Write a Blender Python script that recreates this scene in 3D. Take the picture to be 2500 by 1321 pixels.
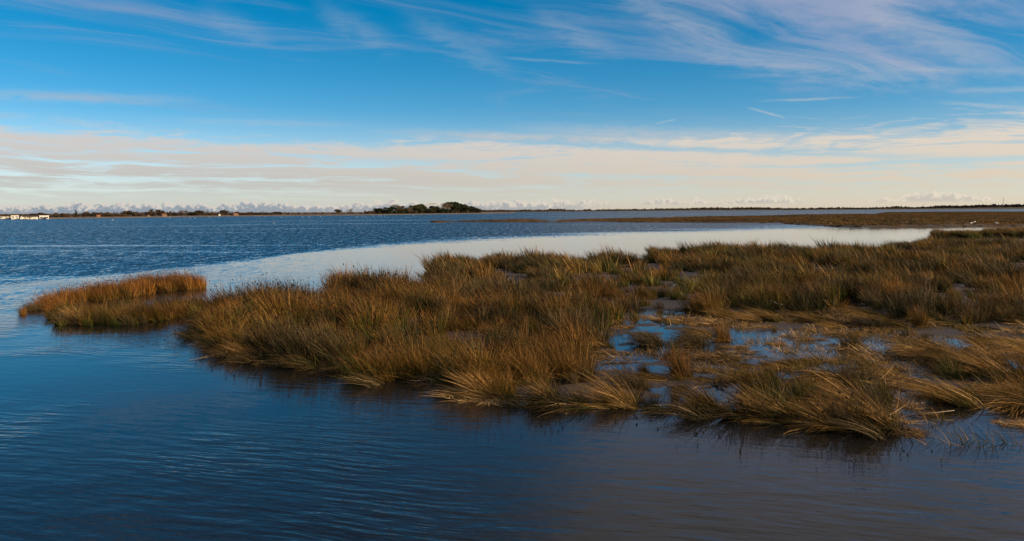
import bpy, math, random
import numpy as np
from mathutils import Vector, Matrix

# ---------------------------------------------------------------- scene reset
for o in list(bpy.data.objects):
    bpy.data.objects.remove(o)
SC = bpy.context.scene
COL = SC.collection
R = math.radians
PI = math.pi
rng = np.random.default_rng(7)
random.seed(7)

# ---------------------------------------------------------------- camera
FW, FH = 2500.0, 1321.0
LENS, SENSOR = 28.0, 36.0
F = LENS / SENSOR * FW
CAMH = 4.2
HORIZON = 515.8
ROLL = 0.0052
pitch = math.atan((FH / 2 - HORIZON) / F)
cam_d = bpy.data.cameras.new('camera')
cam_d.lens = LENS; cam_d.sensor_width = SENSOR; cam_d.sensor_fit = 'HORIZONTAL'
cam_d.clip_start = 0.1; cam_d.clip_end = 80000
cam = bpy.data.objects.new('camera', cam_d); COL.objects.link(cam)
CM = Matrix.Translation((0, 0, CAMH)) @ Matrix.Rotation(PI / 2 - pitch, 4, 'X') @ Matrix.Rotation(-ROLL, 4, 'Z')
cam.matrix_world = CM
SC.camera = cam

# ---------------------------------------------------------------- exposure
vs = SC.view_settings
vs.view_transform = 'Standard'; vs.look = 'None'; vs.gamma = 1.0; vs.exposure = 0.0
vs.use_curve_mapping = False
SC.render.engine = 'CYCLES'
SC.cycles.max_bounces = 6
SC.cycles.diffuse_bounces = 3
SC.cycles.glossy_bounces = 3
SC.cycles.transmission_bounces = 3
SC.cycles.transparent_max_bounces = 6
SC.cycles.volume_bounces = 0
SC.cycles.use_denoising = True

# ---------------------------------------------------------------- sun
SUN_AZ = 112.0      # degrees clockwise from the view direction (+Y)
SUN_EL = 22.0
sd = Vector((math.sin(R(SUN_AZ)) * math.cos(R(SUN_EL)), math.cos(R(SUN_AZ)) * math.cos(R(SUN_EL)), math.sin(R(SUN_EL))))
sun_d = bpy.data.lights.new('sun', 'SUN')
sun_d.energy = 5.0; sun_d.angle = R(0.53); sun_d.color = (1.0, 0.78, 0.50)
sun = bpy.data.objects.new('sun', sun_d); COL.objects.link(sun)
sun.rotation_euler = sd.to_track_quat('Z', 'Y').to_euler()
sun.location = (60, -20, 40)


# ---------------------------------------------------------------- node helper
class V:
    """a float socket with arithmetic"""
    def __init__(s, nt, sock): s.nt = nt; s.s = sock
    def _m(s, op, *a, clamp=False):
        n = s.nt.nodes.new('ShaderNodeMath'); n.operation = op; n.use_clamp = clamp
        for i, x in enumerate((s,) + a):
            if isinstance(x, V): s.nt.links.new(x.s, n.inputs[i])
            else: n.inputs[i].default_value = x
        return V(s.nt, n.outputs[0])
    def __add__(s, o): return s._m('ADD', o)
    def __radd__(s, o): return s._m('ADD', o)
    def __sub__(s, o): return s._m('SUBTRACT', o)
    def __rsub__(s, o): return (s * -1.0) + o
    def __mul__(s, o): return s._m('MULTIPLY', o)
    def __rmul__(s, o): return s._m('MULTIPLY', o)
    def __truediv__(s, o): return s._m('DIVIDE', o)
    def pow(s, o): return s._m('POWER', o)
    def max(s, o): return s._m('MAXIMUM', o)
    def min(s, o): return s._m('MINIMUM', o)
    def abs(s): return s._m('ABSOLUTE')
    def exp(s): return s._m('EXPONENT')
    def clamp(s): return s._m('ADD', 0.0, clamp=True)
    def step(s, a, b):
        n = s.nt.nodes.new('ShaderNodeMapRange'); n.interpolation_type = 'SMOOTHSTEP'
        s.nt.links.new(s.s, n.inputs['Value'])
        n.inputs['From Min'].default_value = min(a, b); n.inputs['From Max'].default_value = max(a, b)
        if a < b: n.inputs['To Min'].default_value = 0; n.inputs['To Max'].default_value = 1
        else: n.inputs['To Min'].default_value = 1; n.inputs['To Max'].default_value = 0
        return V(s.nt, n.outputs['Result'])


def comb(nt, x, y, z):
    n = nt.nodes.new('ShaderNodeCombineXYZ')
    for i, a in enumerate((x, y, z)):
        if isinstance(a, V): nt.links.new(a.s, n.inputs[i])
        else: n.inputs[i].default_value = a
    return n.outputs[0]


def noise(nt, vec, scale=1.0, detail=4.0, rough=0.55, dist=0.0, dim='2D'):
    n = nt.nodes.new('ShaderNodeTexNoise'); n.noise_dimensions = dim
    nt.links.new(vec, n.inputs['Vector'])
    n.inputs['Scale'].default_value = scale; n.inputs['Detail'].default_value = detail
    n.inputs['Roughness'].default_value = rough; n.inputs['Distortion'].default_value = dist
    return n


def nfac(nt, vec, *a, **k): return V(nt, noise(nt, vec, *a, **k).outputs[0])


def mixc(nt, fac, a, b, blend='MIX'):
    n = nt.nodes.new('ShaderNodeMix'); n.data_type = 'RGBA'; n.blend_type = blend
    n.clamp_factor = True
    if isinstance(fac, V): nt.links.new(fac.s, n.inputs[0])
    else: n.inputs[0].default_value = fac
    for i, x in ((6, a), (7, b)):
        if hasattr(x, 'is_linked'): nt.links.new(x, n.inputs[i])
        else: n.inputs[i].default_value = (*x, 1.0)
    return n.outputs[2]


def sep(nt, vec):
    n = nt.nodes.new('ShaderNodeSeparateXYZ'); nt.links.new(vec, n.inputs[0])
    return [V(nt, o) for o in n.outputs]


# ---------------------------------------------------------------- world: Nishita sky with cirrus, a low cloud bank and a row of cumulus
def pxaz(px): return math.degrees(math.atan((px - 1250.0) / F))
def pxel(px, py): return math.degrees(math.atan((HORIZON - ROLL * (px - 1250.0) - py) / F * math.cos(math.atan((px - 1250.0) / F))))


def build_world():
    w = bpy.data.worlds.new('World'); SC.world = w; w.use_nodes = True
    nt = w.node_tree; nt.nodes.clear()
    out = nt.nodes.new('ShaderNodeOutputWorld')
    bg = nt.nodes.new('ShaderNodeBackground'); bg.inputs['Strength'].default_value = 0.15
    nt.links.new(bg.outputs[0], out.inputs[0])
    tc = nt.nodes.new('ShaderNodeTexCoord')
    x, y, z = sep(nt, tc.outputs['Generated'])
    zz = z.max(0.0)
    # thin clear winter air: the deep blue starts low over the horizon
    vec = comb(nt, x, y, zz * 1.7 + 0.03)
    nrm = nt.nodes.new('ShaderNodeVectorMath'); nrm.operation = 'NORMALIZE'
    nt.links.new(vec, nrm.inputs[0])
    sky = nt.nodes.new('ShaderNodeTexSky'); sky.sky_type = 'NISHITA'
    sky.sun_disc = False; sky.sun_elevation = R(SUN_EL); sky.sun_rotation = R(SUN_AZ)
    sky.air_density = 1.0; sky.dust_density = 0.4; sky.ozone_density = 1.6
    nt.links.new(nrm.outputs[0], sky.inputs[0])
    hs = nt.nodes.new('ShaderNodeHueSaturation')
    hs.inputs['Hue'].default_value = 0.490; hs.inputs['Saturation'].default_value = 1.55; hs.inputs['Value'].default_value = 0.98
    nt.links.new(sky.outputs[0], hs.inputs['Color'])
    base = hs.outputs[0]
    nt.links.new(zz.step(0.02, 0.13)._m('MULTIPLY_ADD', 0.70, 0.88).s, hs.inputs['Saturation'])
    # angles in degrees
    az = V(nt, None)
    m = nt.nodes.new('ShaderNodeMath'); m.operation = 'ARCTAN2'
    nt.links.new(x.s, m.inputs[0]); nt.links.new(y.s, m.inputs[1])
    az = V(nt, m.outputs[0]) * 57.2958
    m = nt.nodes.new('ShaderNodeMath'); m.operation = 'ARCSINE'
    nt.links.new(zz.s, m.inputs[0]); el = V(nt, m.outputs[0]) * 57.2958
    # ---- high cirrus on a plane: streaks running to the right and away
    den = zz + 0.03
    cx = x / den; cy = y / den
    a = R(52)
    s_ = cx * math.sin(a) + cy * math.cos(a)       # along the streaks
    t_ = cx * math.cos(a) - cy * math.sin(a)       # across
    wv = nfac(nt, comb(nt, s_ * 0.30, t_ * 0.45, 3.7), 1.0, 3.0, 0.5)
    t2 = t_ + (wv - 0.5) * 1.5
    fil = nfac(nt, comb(nt, s_ * 0.34, t2 * 1.35, 0.0), 1.0, 8.0, 0.66, 0.5)
    cov = nfac(nt, comb(nt, s_ * 0.16 + 4.0, t_ * 0.30, 9.1), 1.0, 2.0, 0.5)
    # coverage: the mid sky is the clearest; more veil higher up and to the right
    hi = el.step(7.0, 15.0)
    right = az.step(-4.0, 34.0)
    up = el.step(13.0, 23.0)
    c0 = (cov - 0.5) * 0.70 + hi * 0.15 + right * el.step(5.5, 9.5) * 0.56 + up * (az.step(-14.0, 16.0) * 0.36) - 0.07
    cir = ((fil - 0.5) * 1.9 + c0 - 0.02).step(0.0, 0.70) * el.step(4.0, 9.0)
    cir = cir * (0.62 + up * 0.28)
    # ---- low bank of stratocirrus
    bw = nfac(nt, comb(nt, az * 0.055, el * 0.25, 1.3), 1.0, 3.0, 0.5)
    el2 = el + (bw - 0.5) * 1.4
    bs = nfac(nt, comb(nt, az * 0.06, el2 * 2.0 + az * 0.02, 5.0), 1.0, 6.0, 0.6, 0.3)
    bf = nfac(nt, comb(nt, az * 0.35, el2 * 2.6 + az * 0.03, 7.5), 1.0, 6.0, 0.6, 0.4)
    top = ((el * -1.0) + 5.05 + (bw - 0.5) * 2.0 + (bf - 0.5) * 2.4 + az.step(-8.0, 10.0) * 0.35)
    bank = top.step(-0.35, 0.9) * ((bs - 0.5) * 3.6 + (bf - 0.5) * 1.9 + 0.70 + el.step(3.0, 4.4) * 0.35).step(0.0, 0.95)
    bank = bank * el.step(0.2, 2.4) * 0.9
    # ---- single long streaks, contrails and the blue rift, where they stand in the sky
    streaks = None
    ST = [  # x0,y0,x1,y1, half width px, strength, feather fraction
        (-260, 222, 560, 250, 9, 0.50, .5), (-120, 282, 120, 287, 5, .32, .4), (100, 286, 330, 320, 7, .26, .4),
        (330, 292, 960, 308, 6, .24, .5), (350, 321, 520, 325, 3, .28, .4),
        (850, 321, 2000, 345, 9, .80, .35), (1180, 312, 2560, 348, 14, .55, .3), (0, 333, 180, 336, 3, .28, .4),
        (1588, 308, 1658, 292, 2.0, .36, .4), (1808, 264, 1922, 293, 2.2, .5, .35), (1820, 252, 2120, 240, 2.4, .4, .45),
        (2250, 250, 2620, 278, 4, .36, .4), (2008, 319, 2074, 332, 2.4, .55, .4), (1900, 168, 2800, 178, 7, .22, .4),
        (1180, 143, 1500, 165, 3, .16, .4), (2250, 227, 2700, 216, 5, .24, .4)]
    ST += [(1440, -30, 1850, 128, 26, 0.20, .35), (1560, 88, 2120, 205, 22, 0.22, .35), (1700, 120, 2420, 212, 26, 0.20, .4), (2020, -10, 2480, 190, 34, 0.19, .3),
           (480, 30, 700, 112, 20, 0.14, .4), (760, 20, 1000, 132, 24, 0.14, .4), (960, 30, 1290, 200, 26, 0.13, .4), (1270, 30, 1540, 150, 22, 0.14, .4)]
    jit = nfac(nt, comb(nt, az * 0.55 + el * 0.35, el * 2.2, 2.2), 1.0, 6.0, 0.66)
    for (x0, y0, x1, y1, hw, st, fe) in ST:
        a0, a1 = pxaz(x0), pxaz(x1); e0, e1 = pxel(x0, y0), pxel(x1, y1)
        k = (e1 - e0) / (a1 - a0); w_ = hw / F * 57.3
        dd = (el - (az - a0) * k - e0 + (jit - 0.5) * (w_ * 2.6)) / w_
        g = (dd * dd * -1.0).exp()
        L = (a1 - a0)
        g = g * az.step(a0, a0 + L * fe) * az.step(a1, a1 - L * fe) * ((jit - 0.5) * 2.2 + 0.9).clamp() * st
        streaks = g if streaks is None else streaks.max(g)
    # the rift of blue under the long streak
    a0, e0, a1, e1 = pxaz(1130), pxel(1130, 338), pxaz(2420), pxel(2420, 388)
    dd = (el - (az - a0) * ((e1 - e0) / (a1 - a0)) - e0 + (jit - 0.5) * 0.5) / 0.20
    rift = (dd * dd * -1.0).exp() * az.step(a0 - 3, a0 + 4) * az.step(a1 + 4, a1 - 10) * 0.85
    bank = bank * (1.0 - rift)
    # ---- colours of the clouds (before the world strength)
    warm = az.step(-30.0, 40.0)
    low = el.step(5.0, 0.8)
    bank_c = mixc(nt, warm, (4.5, 4.15, 3.9), (5.3, 4.6, 3.85))
    bank_c = mixc(nt, low * 0.75, bank_c, mixc(nt, warm, (3.45, 3.3, 3.05), (5.0, 4.1, 3.05)))
    cir_c = mixc(nt, right, (2.28, 2.50, 3.42), (3.29, 3.17, 3.99))
    cir_c = mixc(nt, up, cir_c, (2.75, 2.5, 2.42))
    strk_c = mixc(nt, warm, (3.04, 3.42, 3.74), (4.37, 4.12, 3.99))
    col = mixc(nt, cir, base, cir_c)
    col = mixc(nt, bank.max(streaks), col, mixc(nt, (streaks - bank).step(0.0, 0.3), bank_c, strk_c))
    # haze just over the horizon
    hz = (el * -0.42).exp()
    col = mixc(nt, hz * 0.90, col, mixc(nt, warm, (3.05, 3.0, 2.9), (4.8, 3.9, 2.95)))
    # ---- row of cumulus far off
    def puff(da):
        n1 = nfac(nt, comb(nt, az * 0.20 + 7.0 + da, el * 0.3, 0.0), 1.0, 2.0, 0.5)
        n2 = nfac(nt, comb(nt, (az + da * 3) * 1.5, el * 2.4 + 4.0, 4.0), 1.0, 5.0, 0.62)
        return n1, n2
    n1, n2 = puff(0.0)
    left = az.step(9.0, 2.0)
    ctop = 0.78 + (n1 - 0.5) * (1.5 - left * 0.5) + (n2 - 0.5) * 1.15 - left * 0.12
    body = (ctop - el).step(0.0, 0.16)
    fl = (el + (n2 - 0.5) * 0.3).step(0.32, 0.6).max(left) * (n1.step(0.38, 0.52).max(left))
    cum = body * fl * (0.80 - warm * 0.22)
    n1b, n2b = puff(0.05)
    lit = ((n2 - n2b) * 3.4 + (el - ctop) * 1.7 + 0.90).step(0.1, 0.8)
    shade_c = mixc(nt, warm, (1.42, 1.85, 2.45), (3.6, 3.3, 3.05))
    lit_c = mixc(nt, warm, (4.7, 4.2, 3.8), (5.8, 4.95, 4.0))
    col = mixc(nt, cum, col, mixc(nt, lit, shade_c, lit_c))
    nt.links.new(col, bg.inputs['Color'])


build_world()
SC.world.cycles.sampling_method = 'MANUAL'
SC.world.cycles.sample_map_resolution = 256


# ---------------------------------------------------------------- geometry helpers
def ray(px, py):
    v = Vector(((px - FW / 2) / F, -(py - FH / 2) / F, -1.0))
    return CM.to_3x3() @ v


def at(px, py, z=0.0):
    d = ray(px, py)
    k = (z - CAMH) / d.z
    return Vector((d.x * k, d.y * k, z))


def at_d(px, py, Y):
    """point on the ray of a pixel at depth Y"""
    d = ray(px, py); k = Y / d.y
    return Vector((d.x * k, Y, CAMH + d.z * k))


def ppm(p):
    return F / p.y


def tag(o, label=None, cat=None, group=None, kind=None):
    if label: o['label'] = label
    if cat: o['category'] = cat
    if group: o['group'] = group
    if kind: o['kind'] = kind
    return o


def mesh_np(name, verts, faces_flat, counts, mats, attr=None, smooth=False):
    me = bpy.data.meshes.new(name)
    verts = np.asarray(verts, dtype=np.float32)
    me.vertices.add(len(verts)); me.vertices.foreach_set('co', verts.ravel())
    faces_flat = np.asarray(faces_flat, dtype=np.int32); counts = np.asarray(counts, dtype=np.int32)
    me.loops.add(len(faces_flat)); me.loops.foreach_set('vertex_index', faces_flat)
    me.polygons.add(len(counts))
    me.polygons.foreach_set('loop_start', np.concatenate(([0], np.cumsum(counts)[:-1])).astype(np.int32))
    me.polygons.foreach_set('loop_total', counts)
    if attr is not None:
        a = me.attributes.new('blade', 'FLOAT_COLOR', 'POINT')
        a.data.foreach_set('color', np.asarray(attr, dtype=np.float32).ravel())
    me.update(calc_edges=True); me.validate()
    if smooth: me.polygons.foreach_set('use_smooth', np.ones(len(counts), dtype=bool))
    for m in (mats if isinstance(mats, (list, tuple)) else [mats]): me.materials.append(m)
    return me


def obj(name, me, parent=None, loc=None):
    o = bpy.data.objects.new(name, me); COL.objects.link(o)
    if parent: o.parent = parent
    if loc is not None: o.location = loc
    return o


def empty(name, loc, rz=0.0):
    o = bpy.data.objects.new(name, None); COL.objects.link(o)
    o.location = loc; o.rotation_euler = (0, 0, rz); o.empty_display_size = 0.2
    return o


class MB:
    """collects simple solids into one mesh"""
    def __init__(s): s.v = []; s.f = []
    def box(s, x0, x1, y0, y1, z0, z1):
        b = len(s.v)
        s.v += [(x0, y0, z0), (x1, y0, z0), (x1, y1, z0), (x0, y1, z0), (x0, y0, z1), (x1, y0, z1), (x1, y1, z1), (x0, y1, z1)]
        s.f += [tuple(b + i for i in q) for q in ((0, 3, 2, 1), (4, 5, 6, 7), (0, 1, 5, 4), (1, 2, 6, 5), (2, 3, 7, 6), (3, 0, 4, 7))]
        return s
    def poly(s, pts, faces):
        b = len(s.v); s.v += list(pts); s.f += [tuple(b + i for i in q) for q in faces]; return s
    def tube(s, pts, rad, k=6, cap=True):
        pts = [Vector(p) for p in pts]; b = len(s.v)
        for i, p in enumerate(pts):
            d = (pts[min(i + 1, len(pts) - 1)] - pts[max(i - 1, 0)]).normalized()
            u = d.cross(Vector((0.13, 0.97, 0.2)));
            if u.length < 1e-3: u = d.cross(Vector((1, 0, 0)))
            u.normalize(); w = d.cross(u)
            r = rad[i] if isinstance(rad, (list, tuple)) else rad
            for j in range(k):
                a = 2 * PI * j / k
                s.v.append(tuple(p + (u * math.cos(a) + w * math.sin(a)) * r))
        for i in range(len(pts) - 1):
            for j in range(k):
                j2 = (j + 1) % k
                s.f.append((b + i * k + j, b + i * k + j2, b + (i + 1) * k + j2, b + (i + 1) * k + j))
        if cap:
            s.f.append(tuple(b + j for j in reversed(range(k))))
            s.f.append(tuple(b + (len(pts) - 1) * k + j for j in range(k)))
        return s
    def mesh(s, name, mat, smooth=False):
        me = bpy.data.meshes.new(name); me.from_pydata([tuple(v) for v in s.v], [], s.f)
        me.materials.append(mat)
        if smooth: me.polygons.foreach_set('use_smooth', [True] * len(me.polygons))
        me.update(); return me
    def build(s, name, mat, parent=None, smooth=False): return obj(name, s.mesh(name, mat, smooth), parent)


# value noise for numpy
_lat = np.random.default_rng(11).random((256, 256))
def vnoise(x, y, scale=1.0, octv=3, seed=0):
    x = np.asarray(x, float) / scale + seed * 17.3; y = np.asarray(y, float) / scale + seed * 9.1
    tot = 0; amp = 1; nrm = 0
    for o in range(octv):
        xi = np.floor(x).astype(int); yi = np.floor(y).astype(int)
        fx = x - xi; fy = y - yi
        fx = fx * fx * (3 - 2 * fx); fy = fy * fy * (3 - 2 * fy)
        a = _lat[xi & 255, yi & 255]; b = _lat[(xi + 1) & 255, yi & 255]
        c = _lat[xi & 255, (yi + 1) & 255]; d = _lat[(xi + 1) & 255, (yi + 1) & 255]
        tot = tot + amp * ((a * (1 - fx) + b * fx) * (1 - fy) + (c * (1 - fx) + d * fx) * fy)
        nrm += amp; amp *= 0.5; x = x * 2.03 + 5.2; y = y * 2.03 + 1.7
    return tot / nrm


def sstep(a, b, x):
    t = np.clip((x - a) / (b - a), 0, 1); return t * t * (3 - 2 * t)


def inside(poly, x, y):
    poly = np.asarray(poly); n = len(poly); res = np.zeros(np.shape(x), bool)
    j = n - 1
    for i in range(n):
        xi, yi = poly[i]; xj, yj = poly[j]
        c = ((yi > y) != (yj > y)) & (x < (xj - xi) * (y - yi) / (yj - yi + 1e-12) + xi)
        res ^= c; j = i
    return res


def edge_dist(poly, x, y):
    poly = np.asarray(poly); best = np.full(np.shape(x), 1e9)
    for i in range(len(poly)):
        a = poly[i]; b = poly[(i + 1) % len(poly)]
        ab = b - a; L = (ab ** 2).sum() + 1e-12
        t = np.clip(((x - a[0]) * ab[0] + (y - a[1]) * ab[1]) / L, 0, 1)
        best = np.minimum(best, np.hypot(x - a[0] - t * ab[0], y - a[1] - t * ab[1]))
    return best


# ---------------------------------------------------------------- materials
def mat_new(name):
    m = bpy.data.materials.new(name); m.use_nodes = True
    nt = m.node_tree
    return m, nt, nt.nodes['Principled BSDF']


def plain(name, col, rough=0.7, var=0.12, scale=3.0, metallic=0.0):
    m, nt, p = mat_new(name)
    tc = nt.nodes.new('ShaderNodeTexCoord')
    f = nfac(nt, tc.outputs['Object'], scale, 4.0, 0.6, dim='3D')
    c = mixc(nt, f, tuple(x * (1 - var * 2) for x in col), tuple(min(1, x * (1 + var)) for x in col))
    nt.links.new(c, p.inputs['Base Color'])
    p.inputs['Roughness'].default_value = rough; p.inputs['Metallic'].default_value = metallic
    return m


def rush_mat(name, green, mid, tip, dead, dead_amount=0.3, nscale=0.30):
    """stems: green towards the foot, straw brown to the tip; clump and stem tints vary"""
    m, nt, p = mat_new(name)
    at_ = nt.nodes.new('ShaderNodeAttribute'); at_.attribute_name = 'blade'
    t, r, b = sep(nt, at_.outputs['Color'])
    oi = nt.nodes.new('ShaderNodeObjectInfo')
    ln = nfac(nt, oi.outputs['Location'], nscale, 3.0, 0.6)
    rnd = V(nt, oi.outputs['Random'])
    g = (t * 1.25 + (r - 0.5) * 0.9 + (ln - 0.5) * 2.6 + (rnd - 0.5) * 0.6)
    c = mixc(nt, g.step(0.22, 0.95), green, mid)
    c = mixc(nt, (t + (r - 0.5) * 0.5).step(0.55, 1.05), c, tip)
    c = mixc(nt, (r + (ln - 0.5) * 0.8 + (rnd - 0.5) * 0.3).step(1.0 - dead_amount, 1.0) * 0.85, c, dead)
    c = mixc(nt, b, c, (0.07, 0.035, 0.018))
    hs = nt.nodes.new('ShaderNodeHueSaturation'); nt.links.new(c, hs.inputs['Color'])
    r2 = ((r * 7.31)._m('FRACT'))
    l2 = nfac(nt, oi.outputs['Location'], nscale * 0.42, 2.0, 0.5)
    nt.links.new(((0.30 + rnd * 0.35 + ln * 0.25 + r2 * r2 * 1.45) * (0.34 + l2 * 1.0)).s, hs.inputs['Value'])
    nt.links.new(hs.outputs[0], p.inputs['Base Color'])
    p.inputs['Roughness'].default_value = 0.6
    p.inputs['Specular IOR Level'].default_value = 0.15
    tr = nt.nodes.new('ShaderNodeBsdfTranslucent'); nt.links.new(hs.outputs[0], tr.inputs['Color'])
    mx = nt.nodes.new('ShaderNodeMixShader'); mx.inputs[0].default_value = 0.25
    nt.links.new(p.outputs[0], mx.inputs[1]); nt.links.new(tr.outputs[0], mx.inputs[2])
    nt.links.new(mx.outputs[0], nt.nodes['Material Output'].inputs['Surface'])
    return m


M = {}
M['rush'] = rush_mat('rush_stems', (0.070, 0.078, 0.010), (0.185, 0.090, 0.014), (0.20, 0.078, 0.022), (0.36, 0.19, 0.055))
M['reed'] = rush_mat('reed_stems', (0.13, 0.080, 0.015), (0.27, 0.110, 0.018), (0.25, 0.088, 0.026), (0.38, 0.18, 0.048), 0.35)
M['spitrush'] = rush_mat('spit_grass_stems', (0.075, 0.055, 0.014), (0.185, 0.092, 0.024), (0.19, 0.088, 0.03), (0.28, 0.15, 0.055), 0.3, 0.05)
M['lodged'] = rush_mat('lodged_stems', (0.12, 0.088, 0.014), (0.31, 0.155, 0.032), (0.40, 0.20, 0.06), (0.58, 0.35, 0.13), 0.45)
M['greenrush'] = rush_mat('green_rush_stems', (0.055, 0.075, 0.010), (0.115, 0.095, 0.018), (0.21, 0.105, 0.030), (0.34, 0.22, 0.07), 0.2)
M['straw'] = rush_mat('dead_straw', (0.22, 0.125, 0.05), (0.36, 0.205, 0.08), (0.46, 0.27, 0.11), (0.56, 0.37, 0.17), 0.4)
M['darkrush'] = rush_mat('dark_rush_stems', (0.04, 0.045, 0.014), (0.095, 0.062, 0.022), (0.13, 0.075, 0.032), (0.2, 0.13, 0.06), 0.2)  # in the rush beds this dark tone stands in for deep shadow
M['white'] = plain('white_paint', (0.80, 0.78, 0.72), 0.5, 0.05)
M['cream'] = plain('cream_paint', (0.74, 0.66, 0.48), 0.5, 0.05)
M['dullwall'] = plain('weathered_brick', (0.26, 0.17, 0.11), 0.8)
M['dark_roof'] = plain('dark_roof_felt', (0.05, 0.035, 0.035), 0.8)
M['red_roof'] = plain('red_roof_tiles', (0.33, 0.12, 0.06), 0.8)
M['glass'] = plain('window_glass', (0.03, 0.035, 0.04), 0.12, 0.05)
M['hull'] = plain('dark_hull_paint', (0.035, 0.03, 0.035), 0.5)
M['bark'] = plain('bark', (0.09, 0.065, 0.045), 0.9)
M['feather'] = plain('white_feathers', (0.80, 0.79, 0.76), 0.8, 0.04)
M['duck'] = plain('dark_duck_feathers', (0.06, 0.045, 0.035), 0.8)
M['beak'] = plain('orange_beak', (0.55, 0.20, 0.04), 0.5)
M['bridge'] = plain('white_bridge_steel', (0.78, 0.75, 0.66), 0.45, 0.05, 0.3)
M['mast'] = plain('galvanised_steel', (0.28, 0.27, 0.27), 0.6)
M['wood'] = plain('bleached_wood', (0.38, 0.29, 0.2), 0.8, 0.2, 12)
M['plastic'] = plain('teal_plastic', (0.02, 0.16, 0.14), 0.35)


def leaf_mat(name, a, b):
    m, nt, p = mat_new(name)
    oi = nt.nodes.new('ShaderNodeObjectInfo'); rnd = V(nt, oi.outputs['Random'])
    tc = nt.nodes.new('ShaderNodeTexCoord')
    f = nfac(nt, tc.outputs['Object'], 1.2, 4.0, 0.7, dim='3D')
    c = mixc(nt, (f + (rnd - 0.5) * 0.7).step(0.25, 0.75), a, b)
    nt.links.new(c, p.inputs['Base Color']); p.inputs['Roughness'].default_value = 0.8
    p.inputs['Specular IOR Level'].default_value = 0.1
    return m


M['leaf_dark'] = leaf_mat('dark_evergreen_leaves', (0.022, 0.030, 0.014), (0.055, 0.055, 0.025))
M['leaf_brown'] = leaf_mat('brown_autumn_leaves', (0.055, 0.040, 0.024), (0.125, 0.075, 0.042))
M['leaf_tan'] = leaf_mat('tan_autumn_leaves', (0.10, 0.068, 0.04), (0.19, 0.125, 0.075))
M['leaf_far'] = leaf_mat('far_woodland_leaves', (0.04, 0.038, 0.032), (0.085, 0.065, 0.05))


def ground_mat(name, a, b, c_, scale, rough=(0.35, 0.9), bump=0.25):
    m, nt, p = mat_new(name)
    tc = nt.nodes.new('ShaderNodeTexCoord'); P = tc.outputs['Object']
    f = nfac(nt, P, scale, 6.0, 0.65); g = nfac(nt, P, scale * 6.3, 5.0, 0.7)
    col = mixc(nt, f.step(0.35, 0.68), a, b)
    col = mixc(nt, g.step(0.55, 0.75) * 0.7, col, c_)
    nt.links.new(col, p.inputs['Base Color'])
    rr = (f * (rough[1] - rough[0]) + rough[0]); nt.links.new(rr.s, p.inputs['Roughness'])
    bp = nt.nodes.new('ShaderNodeBump'); bp.inputs['Strength'].default_value = bump; bp.inputs['Distance'].default_value = 0.06
    nt.links.new(g.s, bp.inputs['Height']); nt.links.new(bp.outputs[0], p.inputs['Normal'])
    return m


M['mud'] = ground_mat('wet_marsh_mud', (0.028, 0.018, 0.012), (0.060, 0.036, 0.024), (0.12, 0.070, 0.040), 0.9, (0.35, 0.95), 0.6)
M['spit'] = ground_mat('far_marsh_turf', (0.038, 0.023, 0.012), (0.075, 0.042, 0.018), (0.035, 0.022, 0.012), 0.09, (0.9, 0.95), 0.3)
M['shore'] = ground_mat('shore_bank', (0.12, 0.075, 0.035), (0.20, 0.135, 0.07), (0.24, 0.17, 0.10), 0.05, (0.9, 0.95), 0.2)
M['farland'] = ground_mat('far_fields', (0.07, 0.055, 0.04), (0.11, 0.08, 0.055), (0.09, 0.075, 0.05), 0.01, (0.9, 0.95), 0.1)


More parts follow.
